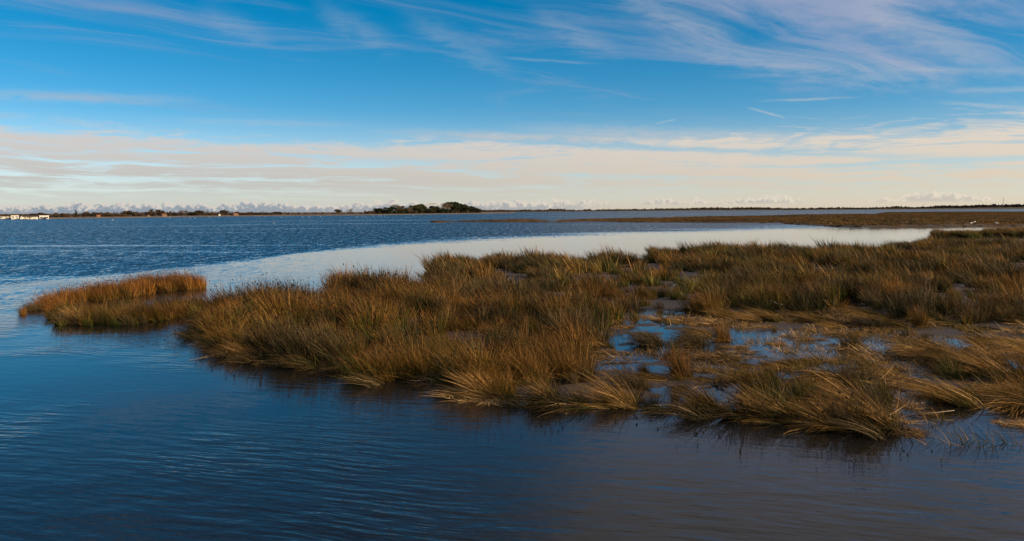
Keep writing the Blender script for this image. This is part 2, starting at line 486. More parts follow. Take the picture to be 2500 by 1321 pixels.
def water_mat():
    m, nt, p = mat_new('lagoon_water')
    tc = nt.nodes.new('ShaderNodeTexCoord'); P = tc.outputs['Object']
    x, y, z = sep(nt, P)
    # where the wind reaches the water: beyond the lee of the rushes
    fc = nt.nodes.new('ShaderNodeFloatCurve'); c = fc.mapping.curves[0]
    X0, X1, YM = -80.0, 170.0, 300.0
    ed = [at(-400, 745), at(0, 705), at(250, 680), at(500, 655), at(750, 622), at(1000, 600), at(1250, 588), at(1500, 577), at(1800, 568), at(2050, 558), at(2300, 549)]
    pts = [((v.x - X0) / (X1 - X0), v.y / YM) for v in ed]
    pts = [(0.0, pts[0][1] * 0.9)] + pts + [(1.0, 0.95)]
    while len(c.points) < len(pts): c.points.new(0.5, 0.5)
    for q, (a, b) in zip(c.points, pts): q.location = (min(max(a, 0), 1), min(b, 1)); q.handle_type = 'AUTO_CLAMPED'
    fc.mapping.update()
    nt.links.new(((x - X0) / (X1 - X0)).clamp().s, fc.inputs['Value'])
    yb = V(nt, fc.outputs[0]) * YM
    wob = nfac(nt, comb(nt, x * 0.022, y * 0.09, 0.0), 1.0, 5.0, 0.65)
    q = y / yb + (wob - 0.5) * 0.36
    wind = q.step(0.95, 1.30)
    wind = wind.max(x.step(-10.0, -26.0) * y.step(22.0, 40.0) * (0.10 + wob * 0.35))
    # calmer slicks drawn out across the open water
    sl = nfac(nt, comb(nt, x * 0.006, y * 0.05, 4.0), 1.0, 4.0, 0.6)
    wind = wind * (1.0 - sl.step(0.63, 0.72) * 0.45)
    # slope noise for the far chop
    na = noise(nt, comb(nt, x * 1.0, y * 0.40, 0.0), 1.0, 4.0, 0.7)
    nb = noise(nt, comb(nt, x * 4.2, y * 3.0, 3.0), 1.0, 2.0, 0.6)
    ax, ay, _ = sep(nt, na.outputs['Color']); bx, by, _ = sep(nt, nb.outputs['Color'])
    far = y.step(40.0, 160.0)
    amp = wind * (0.50 + far * 0.20) + 0.012
    sx = ((ax - 0.5) * 0.35 + (bx - 0.5) * 0.55) * amp
    sy = ((ay - 0.5) * 0.75 + (by - 0.5) * 0.85 - wind * 0.24) * amp
    nv = nt.nodes.new('ShaderNodeVectorMath'); nv.operation = 'NORMALIZE'
    nt.links.new(comb(nt, sx, sy, 1.0), nv.inputs[0])
    # long ripples close in, running in from the open water
    ang = R(-14)
    u = x * math.cos(ang) + y * math.sin(ang); v = y * math.cos(ang) - x * math.sin(ang)
    dw = nfac(nt, comb(nt, x * 0.22, y * 0.22, 8.0), 1.0, 3.0, 0.5)
    r1 = nfac(nt, comb(nt, u * 0.95, v * 5.2 + dw * 3.5, 0.0), 1.0, 3.0, 0.5)
    r2 = nfac(nt, comb(nt, u * 0.9 + v * 0.5, v * 1.7 - u * 0.35, 5.0), 1.0, 2.0, 0.5)
    zone = nfac(nt, comb(nt, x * 0.11, y * 0.13, 2.0), 1.0, 3.0, 0.55)
    z1 = zone.step(0.38, 0.62) * (x * 0.06 + y * 0.03).step(1.1, -0.1)
    near = y.step(17.0, 9.5)
    h = r1 * (z1 * 0.85 + 0.10 + near * 0.35) + r2 * (near * 0.9 + z1 * 0.25)
    bp = nt.nodes.new('ShaderNodeBump'); bp.inputs['Strength'].default_value = 1.0; bp.inputs['Distance'].default_value = 0.023
    nt.links.new(h.s, bp.inputs['Height']); nt.links.new(nv.outputs[0], bp.inputs['Normal'])
    nt.links.new(bp.outputs[0], p.inputs['Normal'])
    p.inputs['Base Color'].default_value = (0.011, 0.010, 0.009, 1)
    p.inputs['Roughness'].default_value = 0.03
    p.inputs['IOR'].default_value = 1.333
    return m


M['water'] = water_mat()

# ---------------------------------------------------------------- water and land
S = 45000.0
w = MB(); w.poly([(-S, -S, 0), (S, -S, 0), (S, S, 0), (-S, S, 0)], [(0, 1, 2, 3)])
tag(w.build('water', M['water']), 'calm blue lagoon water with wind ripples', 'water', kind='structure')


def W(pts, z=0.0): return np.array([at(a, b, z)[:2] for a, b in pts])


# far edges are traced by the stem tops, near edges by the water line
NEAR = [(520, 775), (497, 822), (505, 862), (620, 882), (760, 893), (862, 888), (880, 930), (980, 938), (1075, 918), (1112, 955), (1200, 978),
        (1330, 992), (1480, 1004), (1552, 996), (1600, 1000), (1700, 1012), (1790, 1004), (1900, 1030), (2000, 1054), (2170, 1052), (2185, 1020), (2230, 960),
        (2290, 965), (2330, 985), (2420, 1000), (2520, 1008), (2700, 1020)]
FARE = [(2700, 578), (2500, 578), (2290, 577), (2165, 584), (2140, 602), (2080, 591), (1900, 591), (1700, 593), (1595, 597), (1560, 616), (1500, 612), (1320, 613), (1130, 611),
        (1048, 624), (1040, 662), (850, 668), (760, 690), (640, 698), (520, 712)]
TOPZ = 0.85
MARSH = np.vstack([W(NEAR), W(FARE, TOPZ)])
ISL_FRONT = np.vstack([W([(125, 770), (130, 796), (240, 798), (330, 794), (470, 778), (560, 790)]), W([(560, 735), (400, 750), (250, 764), (150, 768)])])
ISL_BACK = np.vstack([W([(45, 757), (130, 757), (240, 738), (380, 716), (500, 704)]), W([(505, 676), (400, 668), (240, 690), (120, 705), (50, 738)], 0.62)])
MUD = [W([(1452, 868), (1470, 800), (1530, 775), (1640, 752), (1700, 772), (1880, 790), (2060, 792), (2180, 800), (2275, 868), (2330, 905), (2290, 950),
          (2230, 985), (2140, 940), (2080, 905), (1990, 925), (1830, 930), (1700, 935), (1640, 900), (1540, 905), (1470, 940), (1440, 900)]),
       W([(2230, 790), (2420, 800), (2440, 850), (2330, 885), (2250, 850)]),
       W([(2010, 768), (2060, 722), (2120, 735), (2140, 785), (2040, 795)]),
       W([(1612, 706), (1640, 692), (1672, 706), (1645, 722)]),
       W([(1105, 848), (1160, 818), (1215, 848), (1185, 900), (1130, 895)]), W([(640, 838), (690, 815), (725, 836), (685, 862)]), W([(1010, 800), (1060, 785), (1090, 800), (1050, 822)]),
       W([(2440, 905), (2520, 890), (2520, 930), (2470, 935)]), W([(2170, 1010), (2190, 960), (2260, 925), (2320, 945), (2300, 990), (2240, 1020)]),
       W([(1600, 790), (1640, 770), (1680, 790), (1640, 810)]),
       W([(1650, 690), (1760, 668), (1790, 680), (1700, 700)])]


def terrain(name, x0, x1, y0, y1, step, hfun, mat, cut=-0.10):
    xs = np.arange(x0, x1, step); ys = np.arange(y0, y1, step)
    X, Y = np.meshgrid(xs, ys, indexing='ij'); H = hfun(X, Y)
    keep = H > cut
    q = keep[:-1, :-1] | keep[1:, :-1] | keep[:-1, 1:] | keep[1:, 1:]
    idx = np.arange(X.size).reshape(X.shape)
    f = np.stack([idx[:-1, :-1][q], idx[1:, :-1][q], idx[1:, 1:][q], idx[:-1, 1:][q]], 1)
    used, inv = np.unique(f.ravel(), return_inverse=True)
    v = np.stack([X.ravel(), Y.ravel(), H.ravel()], 1)[used]
    me = mesh_np(name, v, inv, np.full(len(f), 4), mat, smooth=True)
    return obj(name, me)


def marsh_h(X, Y):
    h = np.full(X.shape, -0.5)
    for pl in (MARSH, ISL_FRONT, ISL_BACK):
        ins = inside(pl, X, Y); d = edge_dist(pl, X, Y)
        s = np.where(ins, d, -d)
        h = np.maximum(h, -0.32 + 0.335 * sstep(-0.3, 1.3, s + (vnoise(X, Y, 1.2, 3, 2) - 0.5) * 1.2))
    n = vnoise(X, Y, 1.4, 4, 1) - 0.5
    h = h + n * 0.15
    for pl in MUD:
        ins = inside(pl, X, Y); d = edge_dist(pl, X, Y)
        m = sstep(-0.3, 0.5, np.where(ins, d, -d))
        h = h * (1 - m) + m * (-0.010 + (vnoise(X, Y, 1.1, 5, 5) - 0.5) * 0.13)
    return h


tag(terrain('marsh_ground', -32, 62, 10, 85, 0.22, marsh_h, M['mud']), 'dark wet peat and mud under the rushes', 'mud', kind='structure')

# the marsh spit across the inlet
SPIT = np.vstack([W([(1052, 541.5), (1200, 543), (1360, 543), (1440, 541.5), (1560, 543.5), (1750, 544.5), (1900, 544.5), (1935, 548.5), (1962, 550), (2010, 552), (2060, 555), (2280, 555), (2400, 553), (2520, 553), (2750, 552)]),
                  W([(2750, 515.5), (2500, 515.8), (2300, 516.3), (2160, 517.5), (2130, 521.5), (2050, 521.5), (1950, 522.8), (1860, 525), (1700, 527.5), (1560, 530.5), (1440, 533), (1372, 534.5), (1345, 537.5), (1320, 533.5), (1250, 533.5), (1150, 535.5), (1060, 538.5)], 0.9)])
ISLET = np.vstack([W([(2282, 572), (2300, 574.5), (2400, 575), (2520, 575), (2700, 575)]), W([(2700, 552), (2500, 553), (2410, 556), (2380, 563), (2320, 561), (2285, 563)], 1.0)])


def flat_h(pl, hh, sc, soft):
    def fn(X, Y):
        ins = inside(pl, X, Y); d = edge_dist(pl, X, Y); s = np.where(ins, d, -d)
        return -0.5 + (0.5 + hh) * sstep(-soft, soft * 0.6, s) + (vnoise(X, Y, sc, 4, 3) - 0.5) * hh * 1.2 * sstep(0, soft, s)
    return fn


tag(terrain('marsh_spit', SPIT[:, 0].min() - 3, min(SPIT[:, 0].max(), 640) + 3, SPIT[:, 1].min() - 3, SPIT[:, 1].max() + 5, 2.2, flat_h(SPIT, 0.35, 14, 2.0), M['spit']), 'low brown marsh spit across the inlet', 'marsh', kind='structure')
tag(terrain('marsh_islet', ISLET[:, 0].min() - 2, ISLET[:, 0].max() + 2, ISLET[:, 1].min() - 2, ISLET[:, 1].max() + 2, 0.6, flat_h(ISLET, 0.1, 5, 0.8), M['mud']), 'low wet islet before the spit on the right', 'marsh', kind='structure')

# left shore, curving away to a point
LSH = [(-260, 540), (-100, 537), (0, 535.6), (60, 535.6), (120, 534.6), (200, 533.4), (300, 532), (420, 530.3), (560, 528.6), (700, 527.3), (800, 526.4), (900, 525.4), (1000, 524.2), (1100, 522.9), (1200, 521.2), (1258, 520)]


def shore_strip(name, line, depths, mat, label):
    """land rising behind a shore line; depths = list of (metres back, height)"""
    a = [at(p, q) for p, q in line]
    # fine sampling
    pts = []
    for i in range(len(a) - 1):
        n = 10
        for k in range(n): pts.append(a[i].lerp(a[i + 1], k / n))
    pts.append(a[-1])
    v = []; f = []
    nr = len(depths)
    for i, p in enumerate(pts):
        d = Vector((p.x, p.y, 0)).normalized()
        j = random.uniform(-1, 1) * p.y * 0.004
        for (b, h) in depths:
            hh = h(p) if callable(h) else h
            bb = b + (j if b < 1 else 0)
            v.append(tuple(p + d * bb + Vector((0, 0, hh + (random.uniform(-.12, .12) * min(1, abs(hh)) if b > 0 else 0)))))
    for i in range(len(pts) - 1):
        for k in range(nr - 1):
            f.append((i * nr + k, (i + 1) * nr + k, (i + 1) * nr + k + 1, i * nr + k + 1))
    me = bpy.data.meshes.new(name); me.from_pydata(v, [], f); me.materials.append(mat); me.update()
    o = obj(name, me); tag(o, label, 'shore', kind='structure'); return o


shore_strip('left_shore', LSH, [(-1, -0.4), (0, 0.08), (6, 0.5), (25, 0.8), (80, 0.9), (400, 1.2), (9000, 4.0)], M['shore'], 'low tan grass bank of the left far shore')
HZ = lambda px: HORIZON - ROLL * (px - 1250)
FSH = [(px, HZ(px) + d) for px, d in ((1120, 3.0), (1300, 2.3), (1450, 1.7), (1600, 1.35), (1800, 1.2), (2050, 1.15), (2250, 1.1), (2500, 1.1), (2700, 1.1))]
FTOP = [(1120, 513.5), (1200, 513), (1335, 512.5), (1345, 510.5), (1375, 511), (1390, 512.5), (1420, 513.2), (1440, 511), (1445, 514), (1460, 511.5), (1550, 510.8), (1640, 509), (1700, 508.3), (1750, 507.2), (1775, 508), (1830, 507), (1860, 507), (1890, 508), (1950, 508.5), (2000, 507.5), (2060, 507), (2110, 507.5), (2160, 506), (2190, 504.6), (2230, 506), (2270, 504.5), (2310, 502.3), (2350, 503.5), (2400, 501), (2440, 501), (2500, 499.6), (2600, 498), (2700, 497)]
FTX = [p for p, _ in FTOP]; FTY = [q for _, q in FTOP]


def px_of(p):
    return 1250 + p.x / p.y * F


def fland_h(p):
    px = px_of(p); d = p.y + 150
    yt = np.interp(px, FTX, FTY); hy = HORIZON - ROLL * (px - 1250)
    return max(1.2, CAMH + (hy - yt) / F * d - 7.5)


shore_strip('far_shore', FSH, [(-3, -0.4), (0, 0.3), (30, 1.2), (150, fland_h), (1500, fland_h)], M['farland'], 'dim wooded far shore along the horizon')


# ---------------------------------------------------------------- rushes
LEAN = np.array([-1.0, 0.12])


def blades(rg, n, L, spread, lean=0.28, bend=0.22, width=0.008, segs=3, outward=0.35, droop=0.06, rnd=0.12, heads=0.0, ell=(1.0, 1.0), dead_foot=0.0):
    r = np.sqrt(rg.random(n)); ph = rg.random(n) * 2 * PI
    bx = r * spread * np.cos(ph) * ell[0]; by = r * spread * np.sin(ph) * ell[1]
    tx = outward * r * np.cos(ph) + lean * LEAN[0] + rg.normal(0, rnd, n)
    ty = outward * r * np.sin(ph) + lean * LEAN[1] + rg.normal(0, rnd, n)
    nn = np.sqrt(tx * tx + ty * ty + 1)
    D = np.stack([tx / nn, ty / nn, 1 / nn], 1)
    B = np.stack([bend * LEAN[0] + rg.normal(0, .10, n), bend * LEAN[1] + rg.normal(0, .10, n), -droop - np.abs(rg.normal(0, .05, n))], 1)
    Ls = L * np.clip(rg.normal(1.0, 0.2, n), 0.4, 1.5) * (1.0 - 0.25 * r)
    wd = np.cross(D, rg.normal(0, 1, (n, 3)) * np.array([1, 1, 0.6])); wd /= np.linalg.norm(wd, axis=1)[:, None] + 1e-9
    ws = width * (0.7 + 0.6 * rg.random(n))
    rr = rg.random(n)
    base = np.stack([bx, by, np.full(n, -0.06)], 1)
    vs_, at_ = [], []
    for k in range(segs + 1):
        s = k / segs
        p = base + Ls[:, None] * (D * s + B * s * s)
        if k == segs:
            vs_.append(p[:, None, :]); at_.append(np.stack([np.full(n, s), rr, np.zeros(n), np.ones(n)], 1)[:, None, :])
        else:
            wk = ws * (1 - 0.75 * s)
            vs_.append(np.stack([p - wd * wk[:, None], p + wd * wk[:, None]], 1))
            a = np.stack([np.full(n, s), rr, np.zeros(n), np.ones(n)], 1); at_.append(np.stack([a, a], 1))
    v = np.concatenate(vs_, 1); a = np.concatenate(at_, 1)        # n, 2*segs+1, 3
    m = 2 * segs + 1
    fq = []
    for k in range(segs - 1): fq.append([2 * k, 2 * k + 1, 2 * k + 3, 2 * k + 2])
    off = (np.arange(n) * m)[:, None]
    quads = np.concatenate([off + np.array(q)[None, :] for q in fq], 0) if fq else np.zeros((0, 4), int)
    tris = off + np.array([m - 3, m - 2, m - 1])[None, :]
    vv = v.reshape(-1, 3); aa = a.reshape(-1, 4)
    ff = [quads.ravel(), tris.ravel()]; cc = [np.full(len(quads), 4), np.full(len(tris), 3)]
    if heads > 0:                       # little brown seed heads just below the tip
        sel = np.nonzero(rg.random(n) < heads)[0]
        tips = base[sel] + Ls[sel, None] * (D[sel] * 0.97 + B[sel] * 0.94)
        hb = len(vv); hv = []; hf = []
        for i, tp in enumerate(tips):
            q = 0.022 * (0.7 + 0.8 * rg.random()); o = rg.normal(0, .02, 3)
            hv += [tp + o + np.array(e) * q for e in ((0, 0, 1.9), (1, 0, 0), (-.5, .87, 0), (-.5, -.87, 0), (0, 0, -1.9))]
            b = hb + i * 5
            hf += [b, b + 1, b + 2, b, b + 2, b + 3, b, b + 3, b + 1, b + 4, b + 2, b + 1, b + 4, b + 3, b + 2, b + 4, b + 1, b + 3]
        if len(sel):
            vv = np.concatenate([vv, np.array(hv)], 0)
            aa = np.concatenate([aa, np.tile(np.array([[1, 0.3, 0.85, 1]]), (len(hv), 1))], 0)
            ff.append(np.array(hf)); cc.append(np.full(len(hf) // 3, 3))
    return vv, aa, ff, cc


def blade_mesh(name, mat, *parts):
    """join several blade sets into one mesh"""
    V_, A_, F4, F3 = [], [], [], []; b = 0
    for (v, a, ff, cc) in parts:
        V_.append(v); A_.append(a)
        for f, c in zip(ff, cc):
            if len(c) == 0: continue
            (F4 if c[0] == 4 else F3).append(f + b)
        b += len(v)
    q = np.concatenate(F4) if F4 else np.zeros(0, int); t = np.concatenate(F3)
    return mesh_np(name, np.concatenate(V_), np.concatenate([q, t]), np.concatenate([np.full(len(q) // 4, 4), np.full(len(t) // 3, 3)]), mat, np.concatenate(A_))


rg = np.random.default_rng(3)
K = 0.84          # metres of rush per unit of the clump meshes


def shift_z(part, dz):
    return (part[0] + np.array([0, 0, dz]),) + tuple(part[1:])


def lib(prefix, count, fn):
    c = bpy.data.collections.new(prefix)
    for i in range(count):
        o = bpy.data.objects.new('%s_%02d' % (prefix, i), fn(i)); c.objects.link(o)
    return c


KINDS = ['rush', 'rush', 'rush', 'rush', 'darkrush', 'darkrush', 'greenrush', 'greenrush']     # clump kinds in each library
near_lib = lib('near_clump', 8, lambda i: blade_mesh('near_clump', M[KINDS[i]],
    blades(rg, 120, 1.45, 0.24, lean=0.10 + 0.07 * (i % 4), bend=0.06 + 0.04 * (i % 3), width=0.0085, outward=0.32, rnd=0.21, heads=0.06),
    blades(rg, 60, 1.05, 0.30, lean=0.30, bend=0.18, width=0.009, outward=0.6, rnd=0.25),
    blades(rg, 45, 0.75, 0.34, lean=0.6, bend=0.35, width=0.009, outward=0.9, droop=0.25, rnd=0.4)))
mid_lib = lib('mid_clump', 8, lambda i: blade_mesh('mid_clump', M[KINDS[i]],
    blades(rg, 90, 1.42, 0.28, lean=0.12 + 0.06 * (i % 4), bend=0.06 + 0.04 * (i % 3), width=0.014, outward=0.32, rnd=0.20, heads=0.06),
    blades(rg, 60, 0.95, 0.34, lean=0.35, bend=0.25, width=0.015, outward=0.75, droop=0.15, rnd=0.3)))
far_lib = lib('far_clump', 8, lambda i: blade_mesh('far_clump', M[KINDS[i]],
    blades(rg, 90, 1.30, 0.46, lean=0.24, bend=0.18, width=0.026, outward=0.40, rnd=0.2)))
stubble_lib = lib('stubble_clump', 4, lambda i: blade_mesh('stubble_clump', M['straw' if i % 2 else 'lodged'],
    blades(rg, 55, 0.30, 0.42, lean=0.6, bend=0.2, width=0.007, segs=2, outward=0.4, droop=0.05, rnd=0.8)))
reed_lib = lib('reed_clump', 4, lambda i: blade_mesh('reed_clump', M['reed'],
    blades(rg, 100, 1.45, 0.34, lean=0.12, bend=0.12, width=0.013, outward=0.3, heads=0.15),
    blades(rg, 40, 0.85, 0.4, lean=0.4, bend=0.3, width=0.013, outward=0.8, droop=0.2)))
spit_lib = lib('spit_clump', 6, lambda i: blade_mesh('spit_clump', M['spitrush' if i < 4 else 'darkrush'],
    blades(rg, 90, 0.95, 1.3, lean=0.3, bend=0.25, width=0.08, segs=2, outward=0.3)))
lodge_lib = lib('lodged_clump', 5, lambda i: blade_mesh('lodged_clump', M['lodged'],
    blades(rg, 240, 1.25, 0.32, lean=1.6 + 0.5 * (i % 3), bend=0.25, width=0.0085, outward=0.5, droop=0.22, rnd=0.35)))
fringe_lib = lib('fringe_clump', 5, lambda i: blade_mesh('fringe_clump', M['darkrush'],
    blades(rg, 90, 1.15, 0.28, lean=0.8 + 0.4 * (i % 3), bend=0.30, width=0.0075, outward=0.5, droop=0.20, rnd=0.4, heads=0.06)))
litter_lib = lib('litter_clump', 4, lambda i: blade_mesh('litter_clump', M['straw'],
    shift_z(blades(rg, 110, 0.65, 0.45, lean=0.5, bend=0.1, width=0.010, segs=2, outward=1.5, droop=0.0, rnd=5.0), 0.08)))


def gn_scatter(name, P, rot, scl, coll, label, cat, var=None):
    """one object of kind stuff: clumps instanced at points"""
    P = np.asarray(P, np.float32)
    me = bpy.data.meshes.new(name); me.vertices.add(len(P)); me.vertices.foreach_set('co', P.ravel())
    a = me.attributes.new('rot', 'FLOAT_VECTOR', 'POINT'); a.data.foreach_set('vector', np.asarray(rot, np.float32).ravel())
    a = me.attributes.new('scl', 'FLOAT_VECTOR', 'POINT'); a.data.foreach_set('vector', np.asarray(scl, np.float32).ravel())
    if var is not None:
        a = me.attributes.new('var', 'INT', 'POINT'); a.data.foreach_set('value', np.asarray(var, np.int32))
    o = obj(name, me)
    ng = bpy.data.node_groups.new(name, 'GeometryNodeTree')
    ng.interface.new_socket('Geometry', in_out='INPUT', socket_type='NodeSocketGeometry')
    ng.interface.new_socket('Geometry', in_out='OUTPUT', socket_type='NodeSocketGeometry')
    N = ng.nodes; L = ng.links
    gi = N.new('NodeGroupInput'); go = N.new('NodeGroupOutput')
    ci = N.new('GeometryNodeCollectionInfo'); ci.inputs['Collection'].default_value = coll
    ci.inputs['Separate Children'].default_value = True; ci.inputs['Reset Children'].default_value = True
    ip = N.new('GeometryNodeInstanceOnPoints'); ip.inputs['Pick Instance'].default_value = True
    L.new(gi.outputs[0], ip.inputs['Points']); L.new(ci.outputs[0], ip.inputs['Instance'])
    for nm, so in (('rot', 'Rotation'), ('scl', 'Scale')):
        na = N.new('GeometryNodeInputNamedAttribute'); na.data_type = 'FLOAT_VECTOR'; na.inputs['Name'].default_value = nm
        if so == 'Rotation':
            er = N.new('FunctionNodeEulerToRotation'); L.new(na.outputs[0], er.inputs[0]); L.new(er.outputs[0], ip.inputs[so])
        else: L.new(na.outputs[0], ip.inputs[so])
    rv = N.new('FunctionNodeRandomValue'); rv.data_type = 'INT'
    rv.inputs['Min'].default_value = 0; rv.inputs['Max'].default_value = len(coll.objects) - 1
    if var is None: L.new([s for s in rv.outputs if s.enabled][0], ip.inputs['Instance Index'])
    else:
        na = N.new('GeometryNodeInputNamedAttribute'); na.data_type = 'INT'; na.inputs['Name'].default_value = 'var'
        L.new([s for s in na.outputs if s.enabled][0], ip.inputs['Instance Index'])
    L.new(ip.outputs[0], go.inputs[0])
    md = o.modifiers.new('scatter', 'NODES'); md.node_group = ng
    tag(o, label, cat, kind='stuff')
    return o


def jitter_grid(x0, x1, y0, y1, step):
    xs = np.arange(x0, x1, step); ys = np.arange(y0, y1, step)
    X, Y = np.meshgrid(xs, ys); X = X.ravel(); Y = Y.ravel()
    return X + rg.uniform(-.5, .5, X.size) * step, Y + rg.uniform(-.5, .5, X.size) * step


def scatter_set(x, y, zrot=0.5, s0=0.8, s1=1.15, hmod=None):
    n = len(x)
    rot = np.stack([rg.normal(0, .09, n), rg.normal(0, .14, n), rg.normal(0, zrot, n)], 1)
    s = K * rg.uniform(s0, s1, n)
    if hmod is not None: s = s * hmod
    sc = np.stack([s * rg.uniform(.9, 1.2, n), s * rg.uniform(.9, 1.2, n), s], 1)
    return np.stack([x, y, np.zeros(n)], 1), rot, sc


def clump_kind(x, y):
    """patches of dark clumps painted in for deep shadow, and of greener rushes within the brown"""
    n = len(x); v = rg.integers(0, 4, n)
    dk = vnoise(x, y * 1.5, 2.4, 3, 61) + rg.normal(0, .05, n) + 0.05 * sstep(8, 25, x)
    gr = vnoise(x, y, 3.4, 3, 71) + rg.normal(0, .05, n)
    v = np.where(gr > 0.57, rg.integers(6, 8, n), v)
    v = np.where(dk > 0.55, rg.integers(4, 6, n), v)
    return v


def in_mud(x, y, grow=0.0):
    r = np.zeros(np.shape(x), bool)
    for pl in MUD: r |= inside(pl, x, y)
    return r


def in_frame(x, y, m=260):
    px = 1250 + x / y * F
    return (px > -m) & (px < 2500 + m)


def build_mass():
    pl = MARSH
    sets = {'n': [], 'm': [], 'f': []}
    for (y0, y1, step, key) in ((9, 24, 0.46, 'n'), (24, 42, 0.48, 'm'), (42, 95, 0.68, 'f')):
        x, y = jitter_grid(-40, 75, y0, y1, step)
        k = inside(pl, x, y) & in_frame(x, y); x, y = x[k], y[k]
        d = edge_dist(pl, x, y)
        mud = in_mud(x, y)
        cl = vnoise(x, y, 2.6, 3, 4) * 0.65 + vnoise(x, y * 1.6, 6.5, 2, 6) * 0.35
        p = sstep(0.37 + (0.03 if key == 'f' else 0), 0.50 + (0.03 if key == 'f' else 0), cl) * 0.95 + 0.05
        c2 = vnoise(x, y, 1.15, 2, 14)
        p = p * (0.06 + 0.94 * sstep(0.40, 0.53, c2))
        p = np.where(mud, 0.03, p)
        p = np.maximum(p * (0.7 + 0.3 * sstep(0.0, 0.6, d)), np.where((d < 1.3) & ~mud, 0.45 * sstep(0.3, 0.5, c2), 0.0))
        k = rg.random(len(x)) < p
        x, y, cl, c2, d = x[k], y[k], cl[k], c2[k], d[k]
        hm = 0.56 + 0.48 * sstep(0.38, 0.64, cl) + 0.16 * (vnoise(x, y, 9.0, 2, 8) - 0.5)
        hm = hm * (0.72 + 0.55 * sstep(0.3, 0.75, c2))
        hm = np.where(in_mud(x, y), hm * 0.6, hm)
        pxx = 1250 + x / y * F
        hm = hm * np.where((pxx > 1500) & (y < 22), 0.66, np.where((pxx > 1850) & (y < 30), 0.74, 1.0))
        # the right hand side lies lower and is more beaten down
        sets[key].append((x, y, hm))
    names = {'n': (near_lib, 'rush_bed_near', 'brown and olive rushes massed along the near marsh edge', 'rushes'),
             'm': (mid_lib, 'rush_bed_middle', 'wind bent brown rushes filling the middle of the marsh', 'rushes'),
             'f': (far_lib, 'rush_bed_far', 'distant brown rushes on the far side of the marsh', 'rushes')}
    for key, (cl_, nm, lab, cat) in names.items():
        x = np.concatenate([s[0] for s in sets[key]]); y = np.concatenate([s[1] for s in sets[key]]); hm = np.concatenate([s[2] for s in sets[key]])
        P, r_, s_ = scatter_set(x, y, 0.75, 0.62, 1.18, hm)
        print(nm, len(P))
        gn_scatter(nm, P, r_, s_, cl_, lab, cat, clump_kind(x, y))
    # flattened stems and litter over the mud and between clumps
    x, y = jitter_grid(-5, 40, 10, 34, 0.5)
    k = inside(pl, x, y) & in_frame(x, y); x, y = x[k], y[k]
    mud = in_mud(x, y)
    p = np.where(mud, sstep(0.50, 0.64, vnoise(x, y, 1.4, 3, 12)) * 0.55, 0.12) * (0.35 + 0.65 * sstep(2, 9, x))
    k = rg.random(len(x)) < p
    x, y = x[k], y[k]
    e0 = W(NEAR)[1:20]; ex, ey = [], []
    for i in range(len(e0) - 1):
        for t in rg.random(int(np.hypot(*(e0[i + 1] - e0[i])) / 0.5)):
            q = e0[i] + (e0[i + 1] - e0[i]) * t + rg.normal(0, .3, 2)
            if vnoise(q[0], q[1], 1.5, 2, 91) > 0.5: ex.append(q[0]); ey.append(q[1])
    ne = len(ex); x = np.concatenate([x, ex]); y = np.concatenate([y, ey])
    P, r_, s_ = scatter_set(x, y, 2.0, 0.7, 1.3); P[:, 2] = 0.0
    s_[-ne:] *= np.array([.9, .9, .3])
    gn_scatter('straw_litter', P, r_, s_, litter_lib, 'pale dead straw strewn over the mud and puddles', 'straw')
    x, y = jitter_grid(3, 40, 10, 32, 0.62)
    k = inside(pl, x, y) & in_frame(x, y); x, y = x[k], y[k]
    mud = in_mud(x, y)
    p = np.where(mud, 0.05, 0.7) * sstep(0.42, 0.60, vnoise(x, y, 2.2, 2, 21)) * sstep(2, 8, x)
    k = rg.random(len(x)) < p
    P, r_, s_ = scatter_set(x[k], y[k], 0.5, 0.8, 1.2)
    gn_scatter('lodged_rushes', P, r_, s_, lodge_lib, 'flattened golden rush stems combed over to the left', 'rushes')
    x, y = jitter_grid(0, 34, 10, 34, 0.42)
    k = in_mud(x, y) & in_frame(x, y) & (vnoise(x, y, 1.1, 3, 81) > 0.51); x, y = x[k], y[k]
    P, r_, s_ = scatter_set(x, y, 0.8, 0.6, 1.4)
    gn_scatter('mud_stubble', P, r_, s_, stubble_lib, 'short broken stubble sticking out of the mud flat', 'stubble')
    # dark drooping stems along the water's edge
    el_ = W(NEAR)[:24]; px_, py_, rz_ = [], [], []
    for i in range(len(el_) - 1):
        L = np.hypot(*(el_[i + 1] - el_[i])); n = int(L / 0.22)
        for t in rg.random(n):
            q = el_[i] + (el_[i + 1] - el_[i]) * t + rg.normal(0, .28, 2)
            if vnoise(q[0], q[1], 1.3, 2, 51) < 0.40: continue
            px_.append(q[0]); py_.append(q[1]); rz_.append(rg.normal(0.7, 0.5))
    P, r_, s_ = scatter_set(np.array(px_), np.array(py_), 0.5, 0.5, 1.0); r_[:, 2] = rz_
    gn_scatter('edge_fringe', P, r_, s_, fringe_lib, 'dark drooping stems fringing the near marsh edge', 'rushes')
    # islands on the left
    for pl2, nm, lab, cl_ in ((ISL_FRONT, 'island_rushes', 'low rushes of the front island on the left', mid_lib), (ISL_BACK, 'island_reeds', 'orange reeds filling the back rim of the left island', reed_lib)):
        x, y = jitter_grid(pl2[:, 0].min(), pl2[:, 0].max(), pl2[:, 1].min(), pl2[:, 1].max(), 0.36)
        k = inside(pl2, x, y) & (rg.random(len(x)) < 0.85 * sstep(0.30, 0.52, vnoise(x, y, 0.9, 2, 33))); pxx = 1250 + x[k] / y[k] * F; P, r_, s_ = scatter_set(x[k], y[k], 0.6, 0.5, 1.1, np.interp(pxx, [40, 160, 330, 400, 470, 505], [.40, .85, .85, .9, .95, .6]) * (0.80 if nm == 'island_rushes' else 1.0))
        gn_scatter(nm, P, r_, s_, cl_, lab, 'rushes')
